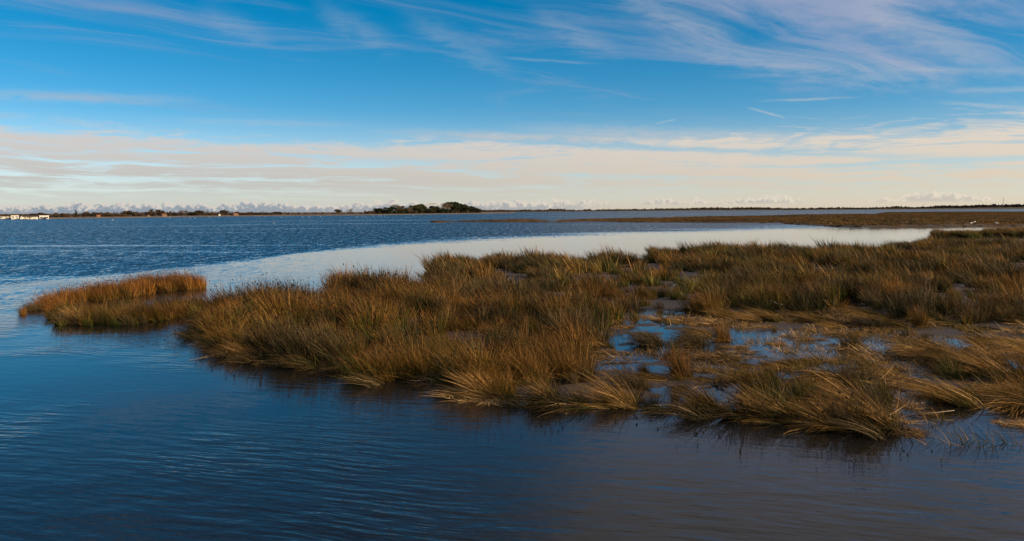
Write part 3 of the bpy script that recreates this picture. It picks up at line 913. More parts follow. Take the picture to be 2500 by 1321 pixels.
    # spit and islet
    x, y = jitter_grid(SPIT[:, 0].min(), min(SPIT[:, 0].max(), 600), SPIT[:, 1].min(), SPIT[:, 1].max(), 2.6)
    k = inside(SPIT, x, y) & in_frame(x, y, 60); x, y = x[k], y[k]
    d = edge_dist(SPIT, x, y)
    hm = 0.55 + 0.75 * vnoise(x, y, 12, 3, 31)
    hm = hm * (0.6 + 0.4 * sstep(0, 4, d)); k = rg.random(len(x)) < (0.45 + 0.9 * vnoise(x, y, 9, 2, 41)) * (0.9 + 0.1 * sstep(0, 2.5, d)); x, y, hm = x[k], y[k], hm[k]
    P, r_, s_ = scatter_set(x, y, 0.6, 0.8, 1.25, hm); P[:, 2] = 0.12
    print('spit', len(P))
    gn_scatter('spit_grass', P, r_, s_, spit_lib, 'russet marsh grass covering the low spit', 'grass', np.where(vnoise(x, y * 0.45, 13, 3, 44) + rg.normal(0, .04, len(x)) > 0.56, rg.integers(4, 6, len(x)), rg.integers(0, 4, len(x))))
    x, y = jitter_grid(ISLET[:, 0].min(), ISLET[:, 0].max(), ISLET[:, 1].min(), ISLET[:, 1].max(), 0.6)
    k = inside(ISLET, x, y); P, r_, s_ = scatter_set(x[k], y[k], 0.5, 0.8, 1.15)
    gn_scatter('islet_rushes', P, r_, s_, far_lib, 'dark rushes on the low islet at the right', 'rushes')


build_mass()


# ---------------------------------------------------------------- single tussocks one can tell apart
def shift(part, dx, dy, dz=0.0, s=1.0):
    v, a, ff, cc = part; return (v * s + np.array([dx, dy, dz]), a, ff, cc)


def multi(g, k, Rx, Ry, fn):
    """several sub-clumps grown together into one tussock"""
    out = []
    for i in range(k):
        a = g.random() * 2 * PI; r = math.sqrt(g.random()) if i else 0.0
        out.append(shift(fn(), math.cos(a) * r * Rx, math.sin(a) * r * Ry, 0.0, g.uniform(0.7, 1.12)))
    return out


def tussock_mesh(kind, seed):
    g = np.random.default_rng(seed)
    u = g.uniform
    if kind == 'round':     # full upright clump, green foot, brown top
        return blade_mesh('rush_tussock', M['rush'],
            *multi(g, 6, 0.50, 0.42, lambda: blades(g, 85, 1.6, 0.24, u(.08, .32), u(.05, .2), 0.0085, 4, 0.42, rnd=0.15, heads=0.05)),
            blades(g, 130, 1.05, 0.62, 0.45, 0.30, 0.009, 4, 1.1, droop=0.22, rnd=0.3))
    if kind == 'tall':      # pale tall plume
        return blade_mesh('rush_tussock', M['reed'],
            *multi(g, 5, 0.36, 0.30, lambda: blades(g, 90, 1.75, 0.22, u(.02, .22), u(.05, .15), 0.0085, 4, 0.28, rnd=0.12, heads=0.06)),
            blades(g, 100, 0.9, 0.5, 0.3, 0.3, 0.009, 4, 0.9, droop=0.25))
    if kind == 'fan':       # combed over to the left
        return blade_mesh('rush_tussock', M['lodged'],
            *multi(g, 4, 0.50, 0.30, lambda: blades(g, 80, 1.55, 0.20, u(.4, 1.0), u(.1, .35), 0.0085, 4, 0.40, droop=0.10, rnd=0.22, heads=0.06)),
            *multi(g, 4, 0.60, 0.35, lambda: blades(g, 60, 1.35, 0.22, u(1.2, 2.6), u(.1, .35), 0.009, 4, 0.5, droop=0.20, rnd=0.35)))
    if kind == 'dark':      # dome of dead stems, its shaded near side painted in as dark colour
        return blade_mesh('rush_tussock', M['darkrush'],
            *multi(g, 5, 0.45, 0.35, lambda: blades(g, 110, 1.2, 0.28, u(.1, .6), u(.2, .4), 0.0085, 4, 0.7, droop=0.28, rnd=0.25)),
            blades(g, 90, 0.9, 0.6, 0.6, 0.35, 0.009, 4, 1.3, droop=0.30, rnd=0.3))
    if kind == 'reed':      # seed headed reed of the island rim
        return blade_mesh('reed_tussock', M['reed'],
            *multi(g, 6, 0.70, 0.35, lambda: blades(g, 70, 1.55, 0.28, u(.0, .22), u(.05, .2), 0.012, 4, 0.30, rnd=0.14, heads=0.18)),
            blades(g, 90, 0.9, 0.7, 0.5, 0.35, 0.012, 4, 0.9, droop=0.2))
    if kind == 'mat':       # sprawling lodged mat
        return blade_mesh('lodged_tussock', M['lodged'],
            *multi(g, 9, 1.25, 0.65, lambda: blades(g, 75, 1.35, 0.26, u(1.2, 3.2), u(.0, .3), 0.009, 4, 0.6, droop=u(.15, .3), rnd=0.55)),
            *multi(g, 4, 1.1, 0.5, lambda: blades(g, 28, 1.2, 0.22, u(.4, 1.0), .2, 0.008, 4, 0.4, droop=0.1, rnd=0.25, heads=0.08)))
    if kind == 'sparse':    # thin standing stems in shallow water
        return blade_mesh('sparse_rush', M['rush'],
            blades(g, 46, 0.75, 0.75, 0.45, 0.30, 0.007, 4, 0.3, droop=0.10, rnd=0.35, ell=(1.5, 0.5), heads=0.1))
    if kind == 'straw':     # heap of dead straw
        return blade_mesh('straw_mat', M['straw'],
            *multi(g, 10, 1.05, 0.60, lambda: shift_z(blades(g, 60, u(.5, .9), 0.22, u(-.6, 1.2), 0.12, 0.010, 3, 1.0, droop=u(.0, .14), rnd=u(2.0, 5.0)), u(.06, .16))))


TM = {}
def tmesh(kind, i):
    key = (kind, i)
    if key not in TM: TM[key] = tussock_mesh(kind, i * 31 + sum(map(ord, kind)))
    return TM[key]


NAMES = {'round': 'rush_tussock', 'tall': 'rush_tussock', 'fan': 'rush_tussock', 'dark': 'rush_tussock', 'reed': 'reed_tussock', 'mat': 'lodged_tussock', 'sparse': 'sparse_rush', 'straw': 'straw_mat'}
GROUP = {'reed': 'seed headed reed tussocks of the left island', 'mat': 'flattened rush tussocks', 'straw': 'mats of dead straw on the mud', 'sparse': 'thin stems standing in shallow water'}
tcount = {}


def tus(kind, px, py, s, label, rz=0.0, sy=None, cat=None):
    i = tcount.get(kind, 0); tcount[kind] = i + 1
    o = obj(NAMES[kind], tmesh(kind, i % 3), loc=at(px, py, 0.0))
    o.rotation_euler = (0, 0, rz + random.uniform(-.15, .15)); s *= 0.76 * K; o.scale = (s, sy or s, s)
    if kind == 'straw': o.location.z = 0.0; o.scale = (s * .8, s * .75, 0.5 * s)
    if kind == 'mat': o.scale = (s * .85, s * .7, s * 0.75)
    tag(o, label, cat or {'reed': 'reeds', 'straw': 'straw', 'mat': 'rushes', 'sparse': 'rushes'}.get(kind, 'rushes'), GROUP.get(kind, 'rush tussocks of the marsh'))
    return o


# back rim of the left island, from the open water to the right
tus('dark', 88, 757, 0.95, 'dark leaning reed tussock at the leftmost tip of the left island', 0.1)
tus('reed', 135, 752, 0.95, 'orange reed tussock beside the dark leftmost tip of the island')
tus('reed', 185, 742, 0.9, 'thin orange reed tussock, third from the island tip')
tus('reed', 245, 733, 1.05, 'brown seed-headed reed tussock standing out on the left island rim')
tus('reed', 300, 725, 1.0, 'seed-headed reed tussock in the middle of the left island rim')
tus('reed', 345, 718, 0.95, 'low orange reed tussock right of the island rim middle')
tus('reed', 400, 710, 1.0, 'reed tussock just left of the tall end clump on the island')
tus('reed', 440, 706, 1.05, 'tall dense reed tussock near the right end of the island rim')
tus('reed', 480, 702, 1.0, 'rounded orange reed tussock at the right end of the island rim')
# front island
tus('fan', 190, 785, 0.95, 'dark rush tussock leaning left at the front island tip')
tus('round', 250, 788, 0.85, 'rush tussock beside the leaning tip of the front island')
tus('round', 330, 786, 0.9, 'brown rush tussock midway along the front island edge')
tus('round', 385, 782, 0.95, 'ochre rush tussock on the front island near its right end')
tus('round', 450, 774, 0.9, 'rush tussock ending the front island beside the narrow gap')
# near edge of the marsh
tus('round', 560, 850, 1.05, 'round rush tussock with green foot at the left corner of the marsh')
tus('fan', 600, 872, 0.8, 'low spreading tussock at the water below the left marsh corner')
tus('tall', 575, 790, 1.0, 'ochre rush plume behind the round corner tussock')
tus('tall', 648, 770, 1.1, 'tall pale ochre rush plume standing above the left marsh')
tus('round', 720, 868, 1.0, 'green footed tussock right of the marsh corner')
tus('round', 800, 875, 0.85, 'small green tussock at the water between two larger ones')
tus('round', 935, 926, 1.1, 'broad tussock spilling into the water left of centre')
tus('round', 1015, 918, 1.15, 'tall dense tussock with upright stems left of centre')
tus('fan', 1190, 968, 1.05, 'dark based tussock leaning left over the water at centre')
tus('round', 1130, 880, 1.0, 'reddish tussock beside the small blue pool')
tus('round', 1290, 930, 1.1, 'big upright tussock behind the leaning one at centre')
tus('round', 1390, 920, 1.05, 'brown tussock bordering the mud flat on its left')
tus('fan', 1345, 985, 0.85, 'low golden tussock combed left at the centre water edge')
tus('fan', 1520, 992, 1.05, 'golden fan-shaped tussock ending at the notch of water')
tus('dark', 1545, 950, 1.05, 'dark domed tussock of dead stems above the notch')
tus('tall', 1665, 922, 0.85, 'dark green tussock curving up beside the dead dome')
tus('fan', 1740, 1000, 1.0, 'leaning tussock with dark fringe right of the water notch')
tus('fan', 1850, 1015, 0.95, 'upright tussock in the right foreground with long reflections')
tus('fan', 1930, 1028, 1.0, 'golden green tussock in the middle of the right foreground')
tus('fan', 2040, 1045, 1.05, 'leaning golden tussock in the right foreground')
tus('fan', 2150, 1048, 0.95, 'bright straw coloured fan at the right end of the foreground')
tus('fan', 2100, 1000, 1.1, 'tussock combed left behind the bright straw fan')
# middle and right
tus('dark', 1600, 842, 1.1, 'dark left half of the long low tussock on the mud')  # shaded left and middle painted with dark stems, sunlit end with lighter ones
tus('dark', 1690, 842, 1.15, 'dark middle of the long low tussock on the mud', 0.2)
tus('round', 1770, 832, 0.9, 'lighter right end of the long low tussock on the mud')
tus('fan', 1450, 842, 1.2, 'broad tussock sloping down to the straw on the left of the mud')
tus('dark', 2230, 858, 1.1, 'dark heavy tussock leaning left over the pools at right')
tus('dark', 2140, 800, 1.0, 'low dark tussock beside the bright triangular pool')
tus('tall', 2250, 800, 0.8, 'purplish brown plume left of the pair of pools')
tus('fan', 2330, 885, 0.85, 'dark leaning tussock in front of the pair of pools')
tus('fan', 2430, 890, 1.05, 'large golden tussock leaning left at the right edge')
tus('round', 2080, 850, 0.75, 'thin upright stems rising from the puddles at right')
tus('fan', 2140, 905, 0.9, 'tussock with long fine stems right of the puddled mud')
tus('mat', 2360, 975, 1.25, 'large flattened golden mat in the right foreground')
tus('mat', 2470, 975, 1.2, 'flattened dark footed mat cut by the right picture edge')
tus('mat', 1900, 895, 1.15, 'golden flattened mat swirling across the mud flat')
tus('mat', 2010, 885, 0.95, 'humped flattened mat right of the swirling one')
tus('mat', 2170, 925, 0.9, 'flattened mat sloping to the little channel at right')
tus('mat', 1790, 925, 1.0, 'flattened mat behind the right foreground stems')
tus('mat', 2460, 840, 1.2, 'combed flat tussock high on the right edge')
tus('sparse', 2330, 1082, 1.1, 'sparse stems in the water right of the bright fan')
tus('sparse', 2420, 1085, 1.1, 'sparse stems in the water near the right picture edge')
tus('sparse', 1575, 985, 0.8, 'few stems standing in the water notch')
tus('sparse', 2270, 1030, 1.0, 'sparse stems around the forked straw bundle')
# straw
tus('straw', 1440, 872, 1.0, 'bright straw heap left of the mud flat beside brown tussock')
tus('straw', 1530, 800, 1.0, 'straw heap above the left end of the long low tussock')
tus('straw', 1500, 862, 0.9, 'straw line in front of the long low tussock')
tus('straw', 1790, 848, 0.9, 'tan straw heap at the right foot of the long low tussock')
tus('straw', 1720, 870, 1.0, 'straw mat in the middle of the mud flat')
tus('straw', 1745, 905, 1.05, 'orange straw heap at the front of the mud flat')
tus('straw', 1760, 780, 1.05, 'grey bleached straw heap behind the long low tussock')
tus('straw', 1870, 800, 1.0, 'straw ridge right of the bleached heap')
tus('straw', 1985, 830, 0.8, 'small straw patch among the puddles')
tus('straw', 1890, 840, 0.7, 'smallest straw patch, between the puddles in mid mud')
tus('straw', 2250, 740, 1.1, 'straw patch behind the purplish plume at right')
tus('straw', 2300, 765, 0.9, 'pale straw line above the pair of pools')
tus('straw', 2480, 1035, 1.0, 'orange straw heap at the lower right picture edge')
tus('straw', 2235, 1058, 0.7, 'thin straw drift trailing right from the bright fan')
tus('straw', 660, 888, 0.7, 'reddish straw drift floating below the left marsh corner')
tus('straw', 2260, 1010, 0.5, 'forked straw bundle lying on the water at right')
tus('straw', 1740, 672, 1.0, 'low straw patch high in the middle of the marsh')


# ---------------------------------------------------------------- trees
def crown_mesh(kind, seed):
    g = np.random.default_rng(seed)
    n = {'round': 1500, 'wispy': 800, 'cone': 900, 'wind': 1500, 'bush': 1200}[kind]
    lobes = []
    for i in range(9):
        if kind == 'cone':
            z = g.uniform(.1, .95); lobes.append((g.normal(0, .05), g.normal(0, .05), z, .30 * (1.05 - z) + .05, .16))
        elif kind == 'wind':
            xx = g.uniform(-.45, .5); lobes.append((xx, g.normal(0, .2), .55 - .32 * xx + g.normal(0, .05), g.uniform(.18, .28), g.uniform(.2, .3)))
        elif kind == 'bush':
            lobes.append((g.uniform(-.4, .4), g.normal(0, .2), g.uniform(.2, .55), g.uniform(.18, .3), g.uniform(.2, .35)))
        else:
            lobes.append((g.normal(0, .22), g.normal(0, .22), g.uniform(.35, .78), g.uniform(.16, .28), g.uniform(.14, .22)))
    P = []
    for i in range(n):
        l = lobes[g.integers(len(lobes))]
        d = g.normal(0, 1, 3); d /= np.linalg.norm(d); r = g.random() ** 0.4
        P.append((l[0] + d[0] * l[3] * r, l[1] + d[1] * l[3] * r, max(.03, l[2] + d[2] * l[4] * r)))
    P = np.array(P); sz = {'wispy': .024, 'cone': .035}.get(kind, .042)
    v, f = [], []
    for i, p in enumerate(P):
        a = g.normal(0, 1, 3); a /= np.linalg.norm(a); b = np.cross(a, g.normal(0, 1, 3)); b /= np.linalg.norm(b)
        s = sz * g.uniform(.6, 1.4); k = 4 * i
        v += [p + a * s, p + b * s * .7, p - a * s, p - b * s * .7]; f += [k, k + 1, k + 2, k + 3]
    mat = {'round': M['leaf_brown'], 'wispy': M['leaf_tan'], 'cone': M['leaf_dark'], 'wind': M['leaf_dark'], 'bush': M['leaf_brown']}[kind]
    return mesh_np('crown', np.array(v), np.array(f), np.full(n, 4), mat)


def trunk_mesh(kind, seed):
    g = random.Random(seed); b = MB()
    top = .85 if kind == 'cone' else .6
    b.tube([(0, 0, -.05), (.01, 0, top * .4), (g.uniform(-.03, .03), 0, top)], [.030, .024, .008], 6)
    for i in range(9 if kind == 'wispy' else 6):
        z = g.uniform(.12, top * .85); a = g.uniform(0, 2 * PI); L = g.uniform(.2, .42) * (.6 if kind == 'cone' else 1)
        p = Vector((0, 0, z)); q = p + Vector((math.cos(a) * L * .6, math.sin(a) * L * .6, L * .6)); r = q + Vector((math.cos(a) * L * .3, math.sin(a) * L * .3, L * .45))
        b.tube([p, q, r], [.014, .008, .003], 4)
    return b.mesh('trunk', M['bark'])


CR = {}
def tree(kind, px, pbase, ptop, wpx, label, group=None, dark=False, back=0.0, name='tree'):
    p = at(px, pbase)
    if back: p = p * ((p.y + back) / p.y); p.z = 0
    k = p.y / F
    zt = CAMH - 0  # top height from the pixel
    top = at_d(px, ptop, p.y).z
    base = 0.5 if p.y < 1500 else 1.0
    gf = 1.0 if group != G2 else 1.12
    H = gf * max(1.5, top - base) / 0.90; Wd = gf * gf * max(1.5, wpx * k) / 0.78
    i = random.randrange(3)
    if (kind, i) not in CR: CR[(kind, i)] = (crown_mesh(kind, 50 + i * 7 + len(kind)), trunk_mesh(kind, 90 + i))
    cm, tm = CR[(kind, i)]
    if dark and kind in ('round', 'bush', 'wispy'):
        kk = (kind, i, 'd')
        if kk not in CR:
            c2 = cm.copy(); c2.materials.clear(); c2.materials.append(M['leaf_dark']); CR[kk] = (c2, tm)
        cm = CR[kk][0]
    t = empty(name, (p.x, p.y, base), 0.0)
    t.scale = (Wd, Wd, H)
    c = obj('crown', cm, t); c.rotation_euler = (0, 0, random.uniform(-.5, .5) if kind == 'wind' else random.uniform(0, 6.28))
    obj('trunk', tm, t)
    tag(t, label, 'bush' if name == 'bush' else 'tree', group)
    return t


G2 = 'trees of the grove before the bridge'
def lshore(px): return float(np.interp(px, [a for a, _ in LSH], [b for _, b in LSH]))


G1 = 'trees and bushes along the left far shore'
for (kind, px, ty, wd, lab) in [
        ('bush', 8, 521.5, 20, 'low dark bush at the left picture edge behind the white cabins'),
        ('bush', 32, 521.3, 22, 'low bush behind the two-storey white cabin'),
        ('bush', 60, 523.2, 18, 'small bush behind the long cream cabin'),
        ('round', 84, 521, 16, 'round bush over the cream cabin end'),
        ('round', 99, 519.3, 18, 'dark rounded tree rising behind the last white cabin'),
        ('bush', 122, 523, 22, 'low bush right of the last white cabin'),
        ('round', 143, 519.6, 20, 'broad low tree first along the bare left shore'),
        ('bush', 168, 521, 24, 'flat hedge bush left of the pointed conifer'),
        ('cone', 186, 515.6, 9, 'narrow pointed dark conifer on the left shore'),
        ('wispy', 209, 515.2, 16, 'pale leafless tree just right of the pointed conifer'),
        ('round', 226, 518, 20, 'brown round tree right of the pale leafless tree'),
        ('round', 252, 518.6, 14, 'small tree above the red roofed hut'),
        ('bush', 271, 518, 26, 'wide dark bush between hut and big round tree'),
        ('bush', 296, 519, 20, 'dark bush touching the left of the big round tree'),
        ('round', 316, 514.2, 24, 'big round brown tree standing alone on the left shore'),
        ('bush', 342, 518, 18, 'bush right of the big round tree'),
        ('round', 361, 517, 16, 'small round tree above the gabled cottage'),
        ('round', 379, 510.8, 20, 'tallest dark dome tree above the left shore houses'),
        ('round', 395, 514.4, 15, 'dark tree right of the tallest dome'),
        ('bush', 411, 516.5, 18, 'dark bush behind the orange roofed house'),
        ('bush', 428, 517, 16, 'low bush right of the orange roofed house'),
        ('wispy', 445, 512.8, 10, 'thin lollipop tree, left of a close pair'),
        ('wispy', 455, 512.4, 11, 'thin lollipop tree, right of a close pair'),
        ('bush', 473, 515, 22, 'dark hedge tree right of the lollipop pair'),
        ('round', 488, 513.8, 18, 'brown tree in the tall hedge centre left'),
        ('wispy', 501, 512.2, 16, 'pale feathery tree ending the tall hedge'),
        ('bush', 519, 517, 22, 'low bush after the tall hedge'),
        ('bush', 534, 517, 18, 'low bush beside the round brown tree'),
        ('round', 549, 513.2, 18, 'round brown tree standing over a low hedge'),
        ('round', 578, 516.7, 11, 'small tree over a red cottage roof'),
        ('bush', 594, 517.3, 13, 'small round bush right of the red cottage'),
        ('bush', 608, 516.8, 22, 'broad bush in the long low hedge'),
        ('bush', 630, 517.4, 20, 'flat bush in the long low hedge'),
        ('bush', 652, 517.3, 22, 'flat topped bush further along the low hedge'),
        ('round', 677, 516.8, 18, 'dome bush at the right end of the low hedge'),
        ('round', 822, 511, 15, 'squat round tree alone left of the grove'),
        ('wispy', 855, 508.6, 12, 'flat-crowned bare tree on a thin trunk'),
        ('bush', 898, 512.3, 14, 'low bush just left of the dark grove')]:
    tree(kind, px, lshore(px) - 1.2, ty, wd, lab, G1, back=18, name='bush' if kind == 'bush' else 'tree')

G2 = 'trees of the grove before the bridge'
for (kind, px, ty, wd, dk, lab) in [
        ('round', 926, 509.5, 17, True, 'leftmost dark tree of the grove'),
        ('round', 941, 507.6, 18, True, 'second dark tree of the grove'),
        ('round', 956, 507.2, 16, True, 'dark tree before the tan feathery one'),
        ('wispy', 967, 501.8, 22, False, 'tan feathery tree in the left half of the grove'),
        ('round', 984, 504.5, 16, True, 'dark brown tree right of the tan feathery one'),
        ('wispy', 1000, 506.5, 14, False, 'thin bare tree in the gap of the grove'),
        ('round', 1016, 502.4, 22, True, 'dark green tree at the left of the main grove'),
        ('round', 1030, 501.0, 22, True, 'tall dark green tree under the left foot of the arch'),
        ('round', 1047, 504.5, 20, True, 'dark tree under the crown of the arch'),
        ('round', 1062, 505.0, 18, True, 'dark tree under the right part of the arch'),
        ('bush', 1074, 507, 20, True, 'low dark tree in the dip right of the arch'),
        ('wispy', 1083, 497.8, 18, False, 'tall bare branching tree right of the arch'),
        ('wispy', 1094, 499.8, 16, False, 'second bare tree, next to the highest grove tree'),
        ('round', 1104, 499, 20, True, 'dark tree beside the highest of the grove'),
        ('wind', 1114, 495.8, 30, True, 'highest dark tree of the grove, sloping right'),
        ('wind', 1128, 498.6, 30, True, 'wind sheared tree on the right slope of the grove'),
        ('wind', 1142, 502.5, 26, False, 'brown green wind sheared tree low on the slope'),
        ('wind', 1154, 507, 20, False, 'small wind sheared tree near the grove end'),
        ('bush', 1166, 513, 16, False, 'last low bush at the right end of the grove')]:
    tree(kind, px, lshore(px) - 1.0, ty, wd, lab, G2, dark=dk, back=25, name='bush' if kind == 'bush' else 'tree')

# understorey and hedges that read as one mass
def hedge(name, samples, mat, label, leaf, seed):
    """samples: (x, y, z0, height, radius, n leaves)"""
    g = np.random.default_rng(seed); v = []; f = []; k = 0
    for (x, y, z0, h, r, n) in samples:
        d = g.normal(0, 1, (n, 3)); d /= np.linalg.norm(d, axis=1)[:, None]; q = d * (g.random(n) ** .35)[:, None]
        P = np.stack([x + q[:, 0] * r, y + q[:, 1] * r, z0 + h * .42 + q[:, 2] * h * .55], 1); P[:, 2] = np.maximum(P[:, 2], z0)
        for p in P:
            a = g.normal(0, 1, 3); a /= np.linalg.norm(a); b = np.cross(a, g.normal(0, 1, 3)); b /= np.linalg.norm(b) + 1e-9
            s = leaf * h * g.uniform(.6, 1.4)
            v += [p + a * s, p + b * s, p - a * s, p - b * s]; f += [k, k + 1, k + 2, k + 3]; k += 4
    o = obj(name, mesh_np(name, np.array(v), np.array(f), np.full(len(f) // 4, 4), mat))
    return tag(o, label, 'hedge', kind='stuff')


sm = []
for px in np.arange(-40, 1175, 4.0):
    p = at(px, lshore(px) - 1.2); p = p * ((p.y + 30) / p.y)
    hgt = np.interp(px, [-40, 0, 120, 300, 420, 520, 680, 760, 900, 915, 1160, 1175], [11, 11, 11, 13, 13, 11, 9, 7, 6.5, 15, 16, 6]) * random.uniform(.7, 1.05)
    sm.append((p.x, p.y + random.uniform(-6, 6), 0.4, hgt * p.y / F, 4.5 * p.y / F, 60))
hedge('hedgerow', sm, M['leaf_brown'], 'dark brown hedgerow along the left far shore', 0.10, 5)
sm = []
for px in np.arange(914, 1172, 2.6):
    p = at(px, lshore(px) - 1.2); p = p * ((p.y + 22) / p.y)
    hgt = np.interp(px, [914, 930, 960, 985, 1003, 1012, 1030, 1045, 1064, 1078, 1096, 1112, 1130, 1148, 1172], [7, 11, 13, 14, 10, 17, 19, 15, 14, 13, 17, 22, 20, 13, 5]) * random.uniform(.75, 1.0)
    sm.append((p.x, p.y + random.uniform(-6, 6), 0.4, hgt * p.y / F, 4.0 * p.y / F, 80))
hedge('grove_undergrowth', sm, M['leaf_dark'], 'dense dark undergrowth filling the grove', 0.07, 15)
sm = []
for px in np.arange(1100, 2540, 3.0):
    base = np.interp(px, [a for a, _ in FSH], [b for _, b in FSH]); p = at(px, base)
    q = p * ((p.y + 90) / p.y); q.z = 0
    top = at_d(px, np.interp(px, FTX, FTY) + random.uniform(-.5, 1.2), q.y).z
    h0 = max(3.0, top) if px < 2480 else max(3.0, top)
    sm.append((q.x, q.y, 0.5, h0 * 1.2, 3.4 * q.y / F, 60))
hedge('far_woodland', sm, M['leaf_far'], 'dim grey brown woodland along the far right shore', 0.16, 6)
G3 = 'single trees on the far horizon shore'
for (px, ty, wd, lab) in [(1343, 509.3, 7, 'round tree, left of a pair on the far middle shore'), (1359, 510, 7, 'smaller round tree, right of that pair on the far shore'),
                          (1428, 510.8, 7, 'tree left of the gap in the far shore'), (1443, 512, 4, 'tiny tree in the gap of the far shore'), (1549, 509.3, 7, 'round tree on the far shore right of the gap'),
                          (2185, 503.8, 8, 'dome tree on the far shore, left of the low dip'), (2350, 500.8, 9, 'dome tree on the hill before the right end'), (2395, 499.8, 16, 'flat topped trees on the right hill'), (2425, 499.8, 9, 'last dome tree on the right hill')]:
    tree('round', px, float(np.interp(px, [a for a, _ in FSH], [b for _, b in FSH])) - 0.2, ty, wd, lab, G3, dark=True, back=60)


# ---------------------------------------------------------------- houses and cabins on the left shore
def cabin(px0, px1, pyb, pyt, wall, roof, label, wins, cat='cabin', name='cabin', roof_kind='flat', storeys=1, depth=3.0, back=2.0, door=None):
    pm = (px0 + px1) / 2
    c = at(pm, lshore(pm) if pm < 1000 else pyb); c = c * ((c.y + back) / c.y); c.z = 0
    k = c.y / F; w = (px1 - px0) * k; H = at_d(pm, pyt, c.y).z - 0.45
    t = empty(name, (c.x, c.y, 0.45))
    t.rotation_euler = (0, 0, 0.55)
    hw = H * (0.80 if roof_kind == 'flat' else 0.58)
    MB().box(-w / 2, w / 2, 0, depth, -0.6, hw).build('wall', wall, t)
    if roof_kind == 'flat':
        MB().box(-w / 2 - .15, w / 2 + .15, -.2, depth + .2, hw + .003, H).build('roof', roof, t)
    elif roof_kind == 'gable':      # ridge along the shore
        b = MB(); e = .2
        b.poly([(-w / 2 - e, -e, hw - .1), (w / 2 + e, -e, hw - .1), (w / 2 + e, depth + e, hw - .1), (-w / 2 - e, depth + e, hw - .1), (-w / 2 - e, depth / 2, H), (w / 2 + e, depth / 2, H)],
               [(0, 1, 5, 4), (2, 3, 4, 5), (1, 2, 5), (3, 0, 4), (3, 2, 1, 0)])
        b.build('roof', roof, t)
    else:                            # gable end to the water
        b = MB(); e = .2
        b.poly([(-w / 2 - e, -e, hw), (w / 2 + e, -e, hw), (w / 2 + e, depth + e, hw), (-w / 2 - e, depth + e, hw), (0, -e, H), (0, depth + e, H)],
               [(0, 3, 5, 4), (1, 4, 5, 2), (0, 4, 1), (2, 5, 3), (0, 1, 2, 3)])
        b.build('roof', roof, t)
        MB().poly([(-w / 2 + .05, -e - .01, hw + .02), (w / 2 - .05, -e - .01, hw + .02), (0, -e - .01, H - .15), (-w / 2 + .05, -e - .05, hw + .02), (w / 2 - .05, -e - .05, hw + .02), (0, -e - .05, H - .15)],
                  [(3, 4, 5), (0, 2, 1), (0, 1, 4, 3), (1, 2, 5, 4), (2, 0, 3, 5)]).build('gable', wall, t)
    for (a, b_, z0, z1) in wins:
        f = MB().box(a * w - w / 2 - .04, b_ * w - w / 2 + .04, -.05, .02, z0 * hw - .04, z1 * hw + .04).build('window', M['white'], t)
        MB().box(a * w - w / 2, b_ * w - w / 2, -.06, -.03, z0 * hw, z1 * hw).build('pane', M['glass'], f)
    if door: MB().box(door * w - w / 2 - .35, door * w - w / 2 + .35, -.04, .02, 0, min(1.9, hw * .9)).build('door', M['dark_roof'], t)
    tag(t, label, cat, 'cabins and houses on the left shore')
    return t


cabin(-8, 9, 533.6, 527.4, M['white'], M['dark_roof'], 'white dark-roofed cabin cut by the left picture edge', [(.25, .4, .35, .7), (.6, .8, .35, .7)], door=.5)
cabin(12, 26, 533.6, 527.2, M['cream'], M['dark_roof'], 'low cream cabin with dark roof, second from the left edge', [(.15, .3, .4, .75)], door=.8)
cabin(29, 45, 535.4, 525.3, M['white'], M['cream'], 'white two-storey cabin with four dark windows', [(.10, .40, .62, .80), (.58, .88, .62, .80), (.10, .40, .18, .42), (.62, .80, .18, .42)], depth=4)
cabin(50, 56, 533.5, 527.3, M['white'], M['dark_roof'], 'tiny white gabled hut between the two-storey and long cabins', [(.3, .6, .3, .6)], roof_kind='end')
cabin(58, 80, 533.8, 526, M['cream'], M['dark_roof'], 'long cream cabin with white gable fascia', [(.12, .3, .35, .7), (.4, .55, .35, .7), (.7, .85, .35, .7)], roof_kind='gable', door=.62)
cabin(83, 92, 531.5, 525.8, M['white'], M['dark_roof'], 'small white cabin with wide dark roof', [(.3, .6, .3, .6)], roof_kind='gable')
cabin(98, 118, 533.4, 526, M['white'], M['white'], 'white cabin with pale roof, last of the row', [(.08, .36, .15, .6), (.45, .92, .1, .6)], roof_kind='flat')
cabin(237, 245, 529.2, 524.5, M['dullwall'], M['red_roof'], 'small red roofed hut left of the big round tree', [(.3, .6, .3, .6)], roof_kind='gable', back=14, cat='hut', name='hut')
cabin(360, 366, 528.6, 524.2, M['dullwall'], M['dark_roof'], 'small gabled cottage below the dome tree', [(.35, .65, .3, .6)], roof_kind='end', back=14, cat='house', name='cottage')
cabin(397, 407, 528.0, 522.0, M['dullwall'], M['red_roof'], 'larger house with orange roof below the dome tree', [(.15, .3, .3, .6), (.6, .8, .3, .6)], roof_kind='gable', back=14, cat='house', name='house', depth=6)
cabin(571, 582, 526.0, 520.5, M['dullwall'], M['red_roof'], 'red roofed cottage in the low hedge', [(.2, .4, .3, .6), (.6, .8, .3, .6)], roof_kind='gable', back=14, cat='house', name='cottage', depth=6)
cabin(534, 538.5, 526.2, 521.6, M['white'], M['dark_roof'], 'tiny white shed in the hedge', [(.3, .7, .3, .6)], roof_kind='end', back=14, cat='shed', name='shed')
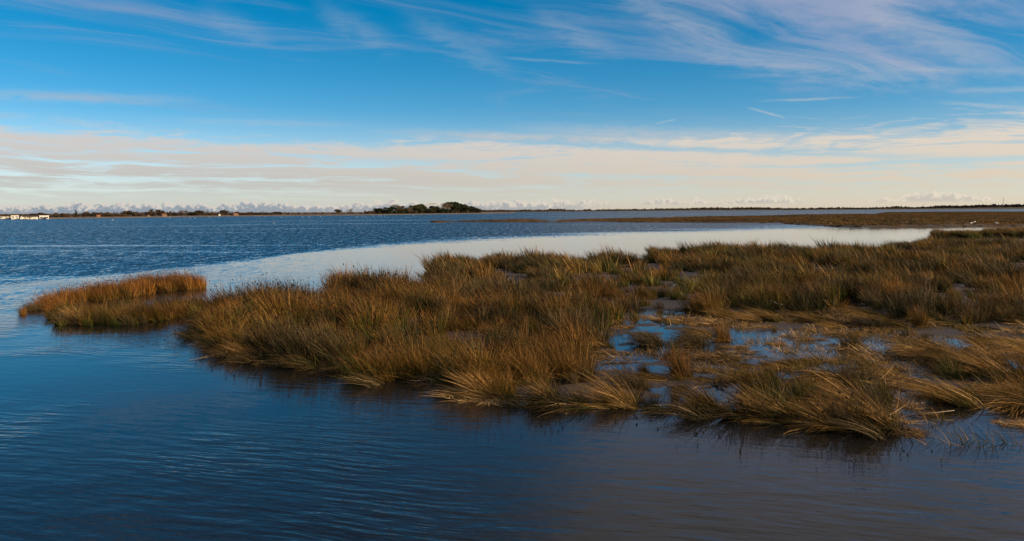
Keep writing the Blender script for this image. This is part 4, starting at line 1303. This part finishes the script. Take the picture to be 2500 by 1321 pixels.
# white farm on the far shore, and two pale roofs
cabin(1755, 1766, 511.4, 507.8, M['white'], M['white'], 'white farmhouse on the far right shore', [(.15, .3, .3, .6), (.6, .8, .3, .6)], roof_kind='gable', cat='house', name='farmhouse', depth=14, back=20)
cabin(1429, 1436, 515.2, 512.6, M['white'], M['mast'], 'pale barn in the gap of the far shore', [(.2, .4, .3, .6)], roof_kind='gable', cat='barn', name='barn', depth=9, back=5)
cabin(1353, 1355, 517.0, 514.2, M['white'], M['white'], 'tiny white hut on the far middle shore', [(.3, .7, .3, .6)], roof_kind='end', cat='hut', name='hut', depth=3, back=2)


# ---------------------------------------------------------------- bridge, masts, barge, boat
def bridge():
    Y = 2600.0; k = Y / F
    a = at_d(1058, 495.2, Y)
    t = empty('arch_bridge', (a.x, Y, 0))
    top = a.z; rise = 17.5; span = 62.0
    for s in (-1, 1):
        pts = []
        for i in range(33):
            u = i / 32 * 2 - 1
            pts.append((u * span / 2, s * (3.2 + 2.2 * u * u), top - .8 - rise * u * u))
        MB().tube(pts, 1.7, 8).build('arch_rib', M['bridge'], t, True)
    deck = top - rise + 1.5
    MB().box(-110, 110, -6, 6, deck - 1.2, deck).build('deck', M['bridge'], t)
    for i in range(-7, 8):
        x = i * 3.8; z = top - 1.6 - rise * (x / (span / 2)) ** 2
        if z < deck + .5: continue
        for s in (-1, 1): MB().tube([(x, s * 4, deck), (x, s * 3.3, z)], .12, 4).build('hanger', M['mast'], t)
    for x in (-100, -66, -33, 33, 66, 100): MB().box(x - 1.2, x + 1.2, -4, 4, -1, deck - 1.2).build('pier', M['bridge'], t)
    tag(t, 'white steel arch bridge rising behind the grove', 'bridge')


bridge()


def mast(px, pyb, pyt, Y, r, label):
    b = at_d(px, pyb, Y); tp = at_d(px, pyt, Y)
    t = empty('radio_mast', (b.x, Y, max(0, b.z - 4)))
    H = tp.z - max(0, b.z - 4)
    for i in range(3):
        a = i * 2.094; MB().tube([(math.cos(a) * r, math.sin(a) * r, 0), (math.cos(a) * r * .5, math.sin(a) * r * .5, H)], r * .28, 4).build('leg', M['mast'], t)
    b_ = MB(); n = 10
    for i in range(n):
        for j in range(3):
            a = j * 2.094; c = a + 2.094; s0 = 1 - .5 * i / n; s1 = 1 - .5 * (i + 1) / n
            b_.tube([(math.cos(a) * r * s0, math.sin(a) * r * s0, H * i / n), (math.cos(c) * r * s1, math.sin(c) * r * s1, H * (i + 1) / n)], r * .14, 3)
    b_.build('bracing', M['mast'], t)
    tag(t, label, 'mast', 'thin masts on the far shore')


mast(2449, 501, 482.5, 6400, 1.6, 'tall thin mast on the hill at far right')
mast(1604, 511, 503.5, 2750, 0.5, 'thin mast above the far woodland right of centre')
mast(1301, 514, 508.8, 1700, 0.3, 'short mast right of the grove')
mast(2255, 506, 497.5, 5000, 0.8, 'faint mast above the far shore left of the hill')
mast(2056, 508, 503, 4000, 0.6, 'short mast above the right far shore')


def hull_mesh(L, B, H, mat, name='hull'):
    b = MB(); n = 9; pts = []
    for i in range(n):
        u = i / (n - 1) * 2 - 1; wd = B / 2 * (1 - max(0, u - .45) ** 2 * 2.9) * (1 if u > -.9 else .85); sh = H * (1 + .18 * u * u)
        pts += [(u * L / 2, -wd, sh), (u * L / 2, -wd * .7, -.2), (u * L / 2, wd * .7, -.2), (u * L / 2, wd, sh)]
    f = []
    for i in range(n - 1):
        for j in range(3): f.append((i * 4 + j, (i + 1) * 4 + j, (i + 1) * 4 + j + 1, i * 4 + j + 1))
        f.append((i * 4 + 3, (i + 1) * 4 + 3, (i + 1) * 4, i * 4))
    f += [(0, 1, 2, 3), tuple((n - 1) * 4 + j for j in (3, 2, 1, 0))]
    b.poly(pts, f); return b.mesh(name, mat)


p = at(2450, 510.3)
t = empty('cargo_barge', p); L = 20 * p.y / F
obj('hull', hull_mesh(L, L * .16, L * .05, M['hull']), t)
MB().box(L * .27, L * .42, -L * .05, L * .05, L * .05, L * .15).build('wheelhouse', M['mast'], t)
MB().box(-L * .40, L * .2, -L * .05, L * .05, L * .045, L * .075).build('hatch_cover', M['hull'], t)
tag(t, 'dark low barge on the far right water', 'barge')
p = at(107, 535.4)
t = empty('moored_boat', p); L = 14 * p.y / F
obj('hull', hull_mesh(L, L * .3, L * .14, M['hull']), t)
MB().box(-L * .1, L * .2, -L * .1, L * .1, L * .13, L * .28).build('cabin', M['dark_roof'], t)
tag(t, 'dark boat moored before the last white cabin', 'boat')


# ---------------------------------------------------------------- birds
def bird_meshes(mat, neck=1.0):
    """one continuous body: loft along the spine from tail over breast, neck and head"""
    sp = [(-.55, 0, .20, .01, .015), (-.45, 0, .20, .09, .07), (-.25, 0, .17, .19, .15), (0, 0, .16, .23, .19), (.22, 0, .18, .18, .17), (.36, 0, .26, .09, .10),
          (.40, 0, .26 + .16 * neck, .055, .055), (.36, 0, .26 + .34 * neck, .045, .045), (.38, 0, .26 + .48 * neck, .05, .05), (.46, 0, .26 + .50 * neck, .055, .05), (.56, 0, .26 + .46 * neck, .02, .02)]
    b = MB(); k = 8; P = [Vector(q[:3]) for q in sp]; pts = []
    for i, q in enumerate(sp):
        d = (P[min(i + 1, len(P) - 1)] - P[max(i - 1, 0)]).normalized(); u = Vector((0, 1, 0)); w = d.cross(u)
        for j in range(k):
            a = 2 * PI * j / k; pts.append(tuple(P[i] + u * math.cos(a) * q[3] + w * math.sin(a) * q[4]))
    f = []
    for i in range(len(sp) - 1):
        for j in range(k): f.append((i * k + j, i * k + (j + 1) % k, (i + 1) * k + (j + 1) % k, (i + 1) * k + j))
    f += [tuple(reversed(range(k))), tuple((len(sp) - 1) * k + j for j in range(k))]
    b.poly(pts, f)
    z = .26 + .46 * neck
    be = MB(); be.poly([(.55, -.02, z + .015), (.55, .02, z + .015), (.55, 0, z - .02), (.66, 0, z - .03)], [(0, 1, 3), (1, 2, 3), (2, 0, 3), (0, 2, 1)])
    return b.mesh('body', mat, True), be.mesh('beak', M['beak'])


SW = bird_meshes(M['feather'], 1.0); DK = bird_meshes(M['duck'], .45); GL = bird_meshes(M['feather'], .45)


def bird(px, py, s, ms, name, label, cat, group, rz, z=-.04):
    t = empty(name, at(px, py)); t.location.z = z; t.rotation_euler = (0, 0, rz); t.scale = (s, s, s)
    obj('body', ms[0], t); obj('beak', ms[1], t); tag(t, label, cat, group)


SL = ['lone white swan nearest the left cabins', 'white swan off the hedge, right of the dome tree', 'swan, left of a pair below the lollipop trees', 'swan, right of a pair below the lollipop trees',
      'small swan under the low hedge', 'lone swan far out on the open water at centre left', 'brightest swan beside the low hedge shore', 'swan, left of a wide pair before the grove', 'swan, right of a wide pair before the grove',
      'tiny swan just left of the squat round tree', 'lowest swan of the flock before the grove', 'swan left in the close pair before the grove', 'swan right in the close pair before the grove', 'single swan under the left grove trees',
      'first of three swans in a line under the grove', 'second of three swans in a line under the grove', 'third of three swans in a line under the grove', 'faint swan under the main grove', 'swan on the narrow water behind the spit']
for (px, py), lab in zip([(275, 537.6), (415, 531.6), (465, 532.4), (476, 532.4), (511, 530.6), (668, 545.2), (687, 531.2), (738, 530.6), (754.5, 530.2), (783, 529.2),
                          (871, 529.8), (884, 528.4), (891.5, 528.4), (911, 528), (924.7, 527.7), (930, 527.7), (938.6, 527.9), (1010, 526.5), (1608, 523)], SL):
    bird(px, py, 0.85 if py < 540 else .6, SW, 'swan', lab, 'swan', 'swans on the lagoon', random.choice([0.2, 3.0, .5, 2.7]))
for (px, py), lab in zip([(1859, 546.2), (1866, 546.6), (1972, 549.8), (1976, 550.6)], ['dark duck, left of a pair near the middle of the spit', 'dark duck, right of a pair near the middle of the spit', 'dark duck, left of a pair by the spit bend', 'dark duck, right of a pair by the spit bend']):
    bird(px, py, .62, DK, 'duck', lab, 'duck', 'ducks on the inlet', random.choice([0.1, 3.0]))
for (px, py), lab in zip([(1519.6, 536.5), (1525, 536.5), (2371, 551), (2379, 548), (2433, 551.3), (2180, 521.4), (2194.5, 521.2), (2220, 520.8)],
                         ['white gull, left of a pair on the thin spit', 'white gull, right of a pair on the thin spit', 'white gull on the spit shore at right, lower of two', 'white gull on the spit shore at right, upper of two', 'white gull resting alone near the right edge of the spit',
                          'far white gull, first of three on the back of the spit', 'far white gull, second of three on the back of the spit', 'far white gull, third of three on the back of the spit']):
    bird(px, py, .75, GL, 'gull', lab, 'gull', 'gulls resting on the spit', random.choice([0.3, 2.8]), z=.55)


# ---------------------------------------------------------------- drift wood and scraps
def stick(pts, r, label):
    w = [at(*p[:2], p[2]) for p in pts]; o = w[0].copy()
    b = MB(); b.tube([q - o for q in w], [r * (1 - .5 * i / len(w)) for i in range(len(w))], 6)
    s = b.build('driftwood_stick', M['wood'], None, True); s.location = o; tag(s, label, 'stick', 'sticks lying in the marsh')


stick([(1560, 990, .02), (1610, 990, .05), (1655, 989, .03)], .022, 'long thin stick floating across the water notch')
stick([(1858, 740, .15), (1880, 744, .2), (1888, 746, .15)], .03, 'pale stick, left of two lying in the middle rushes')
stick([(1880, 733, .45), (1896, 741, .35), (1912, 744, .3)], .025, 'pale stick, right of two lying in the middle rushes')
stick([(2210, 1004, .05), (2260, 1010, .06), (2330, 1002, .10)], .010, 'long bleached stem of the forked straw bundle')
p = at(1892, 752)
b = MB(); b.tube([(0, 0, 0), (-.02, 0, .16), (-.03, 0, .22), (-.03, 0, .30)], [.05, .05, .022, .02], 8)
o = b.build('plastic_bottle', M['plastic'], None, True); o.location = p + Vector((0, 0, .1)); tag(o, 'small teal plastic bottle caught in the middle rushes', 'bottle')
p = at(2354, 577.5)
b = MB(); n = 9; pts = [(0, 0, .32)]
for j, (rr, zz) in enumerate(((.5, .26), (1.0, .08), (1.25, -.2))):
    for i in range(n): a = 2 * PI * i / n; k = rr * random.uniform(.85, 1.15); pts.append((math.cos(a) * k * 1.3, math.sin(a) * k, zz))
f = [(0, 1 + i, 1 + (i + 1) % n) for i in range(n)]
for j in range(2):
    for i in range(n): f.append((1 + j * n + i, 1 + (j + 1) * n + i, 1 + (j + 1) * n + (i + 1) % n, 1 + j * n + (i + 1) % n))
b.poly(pts, f); o = b.build('mud_mound', M['mud'], None, True); o.location = p; tag(o, 'dark mud mound in the strip of water before the islet', 'mound')
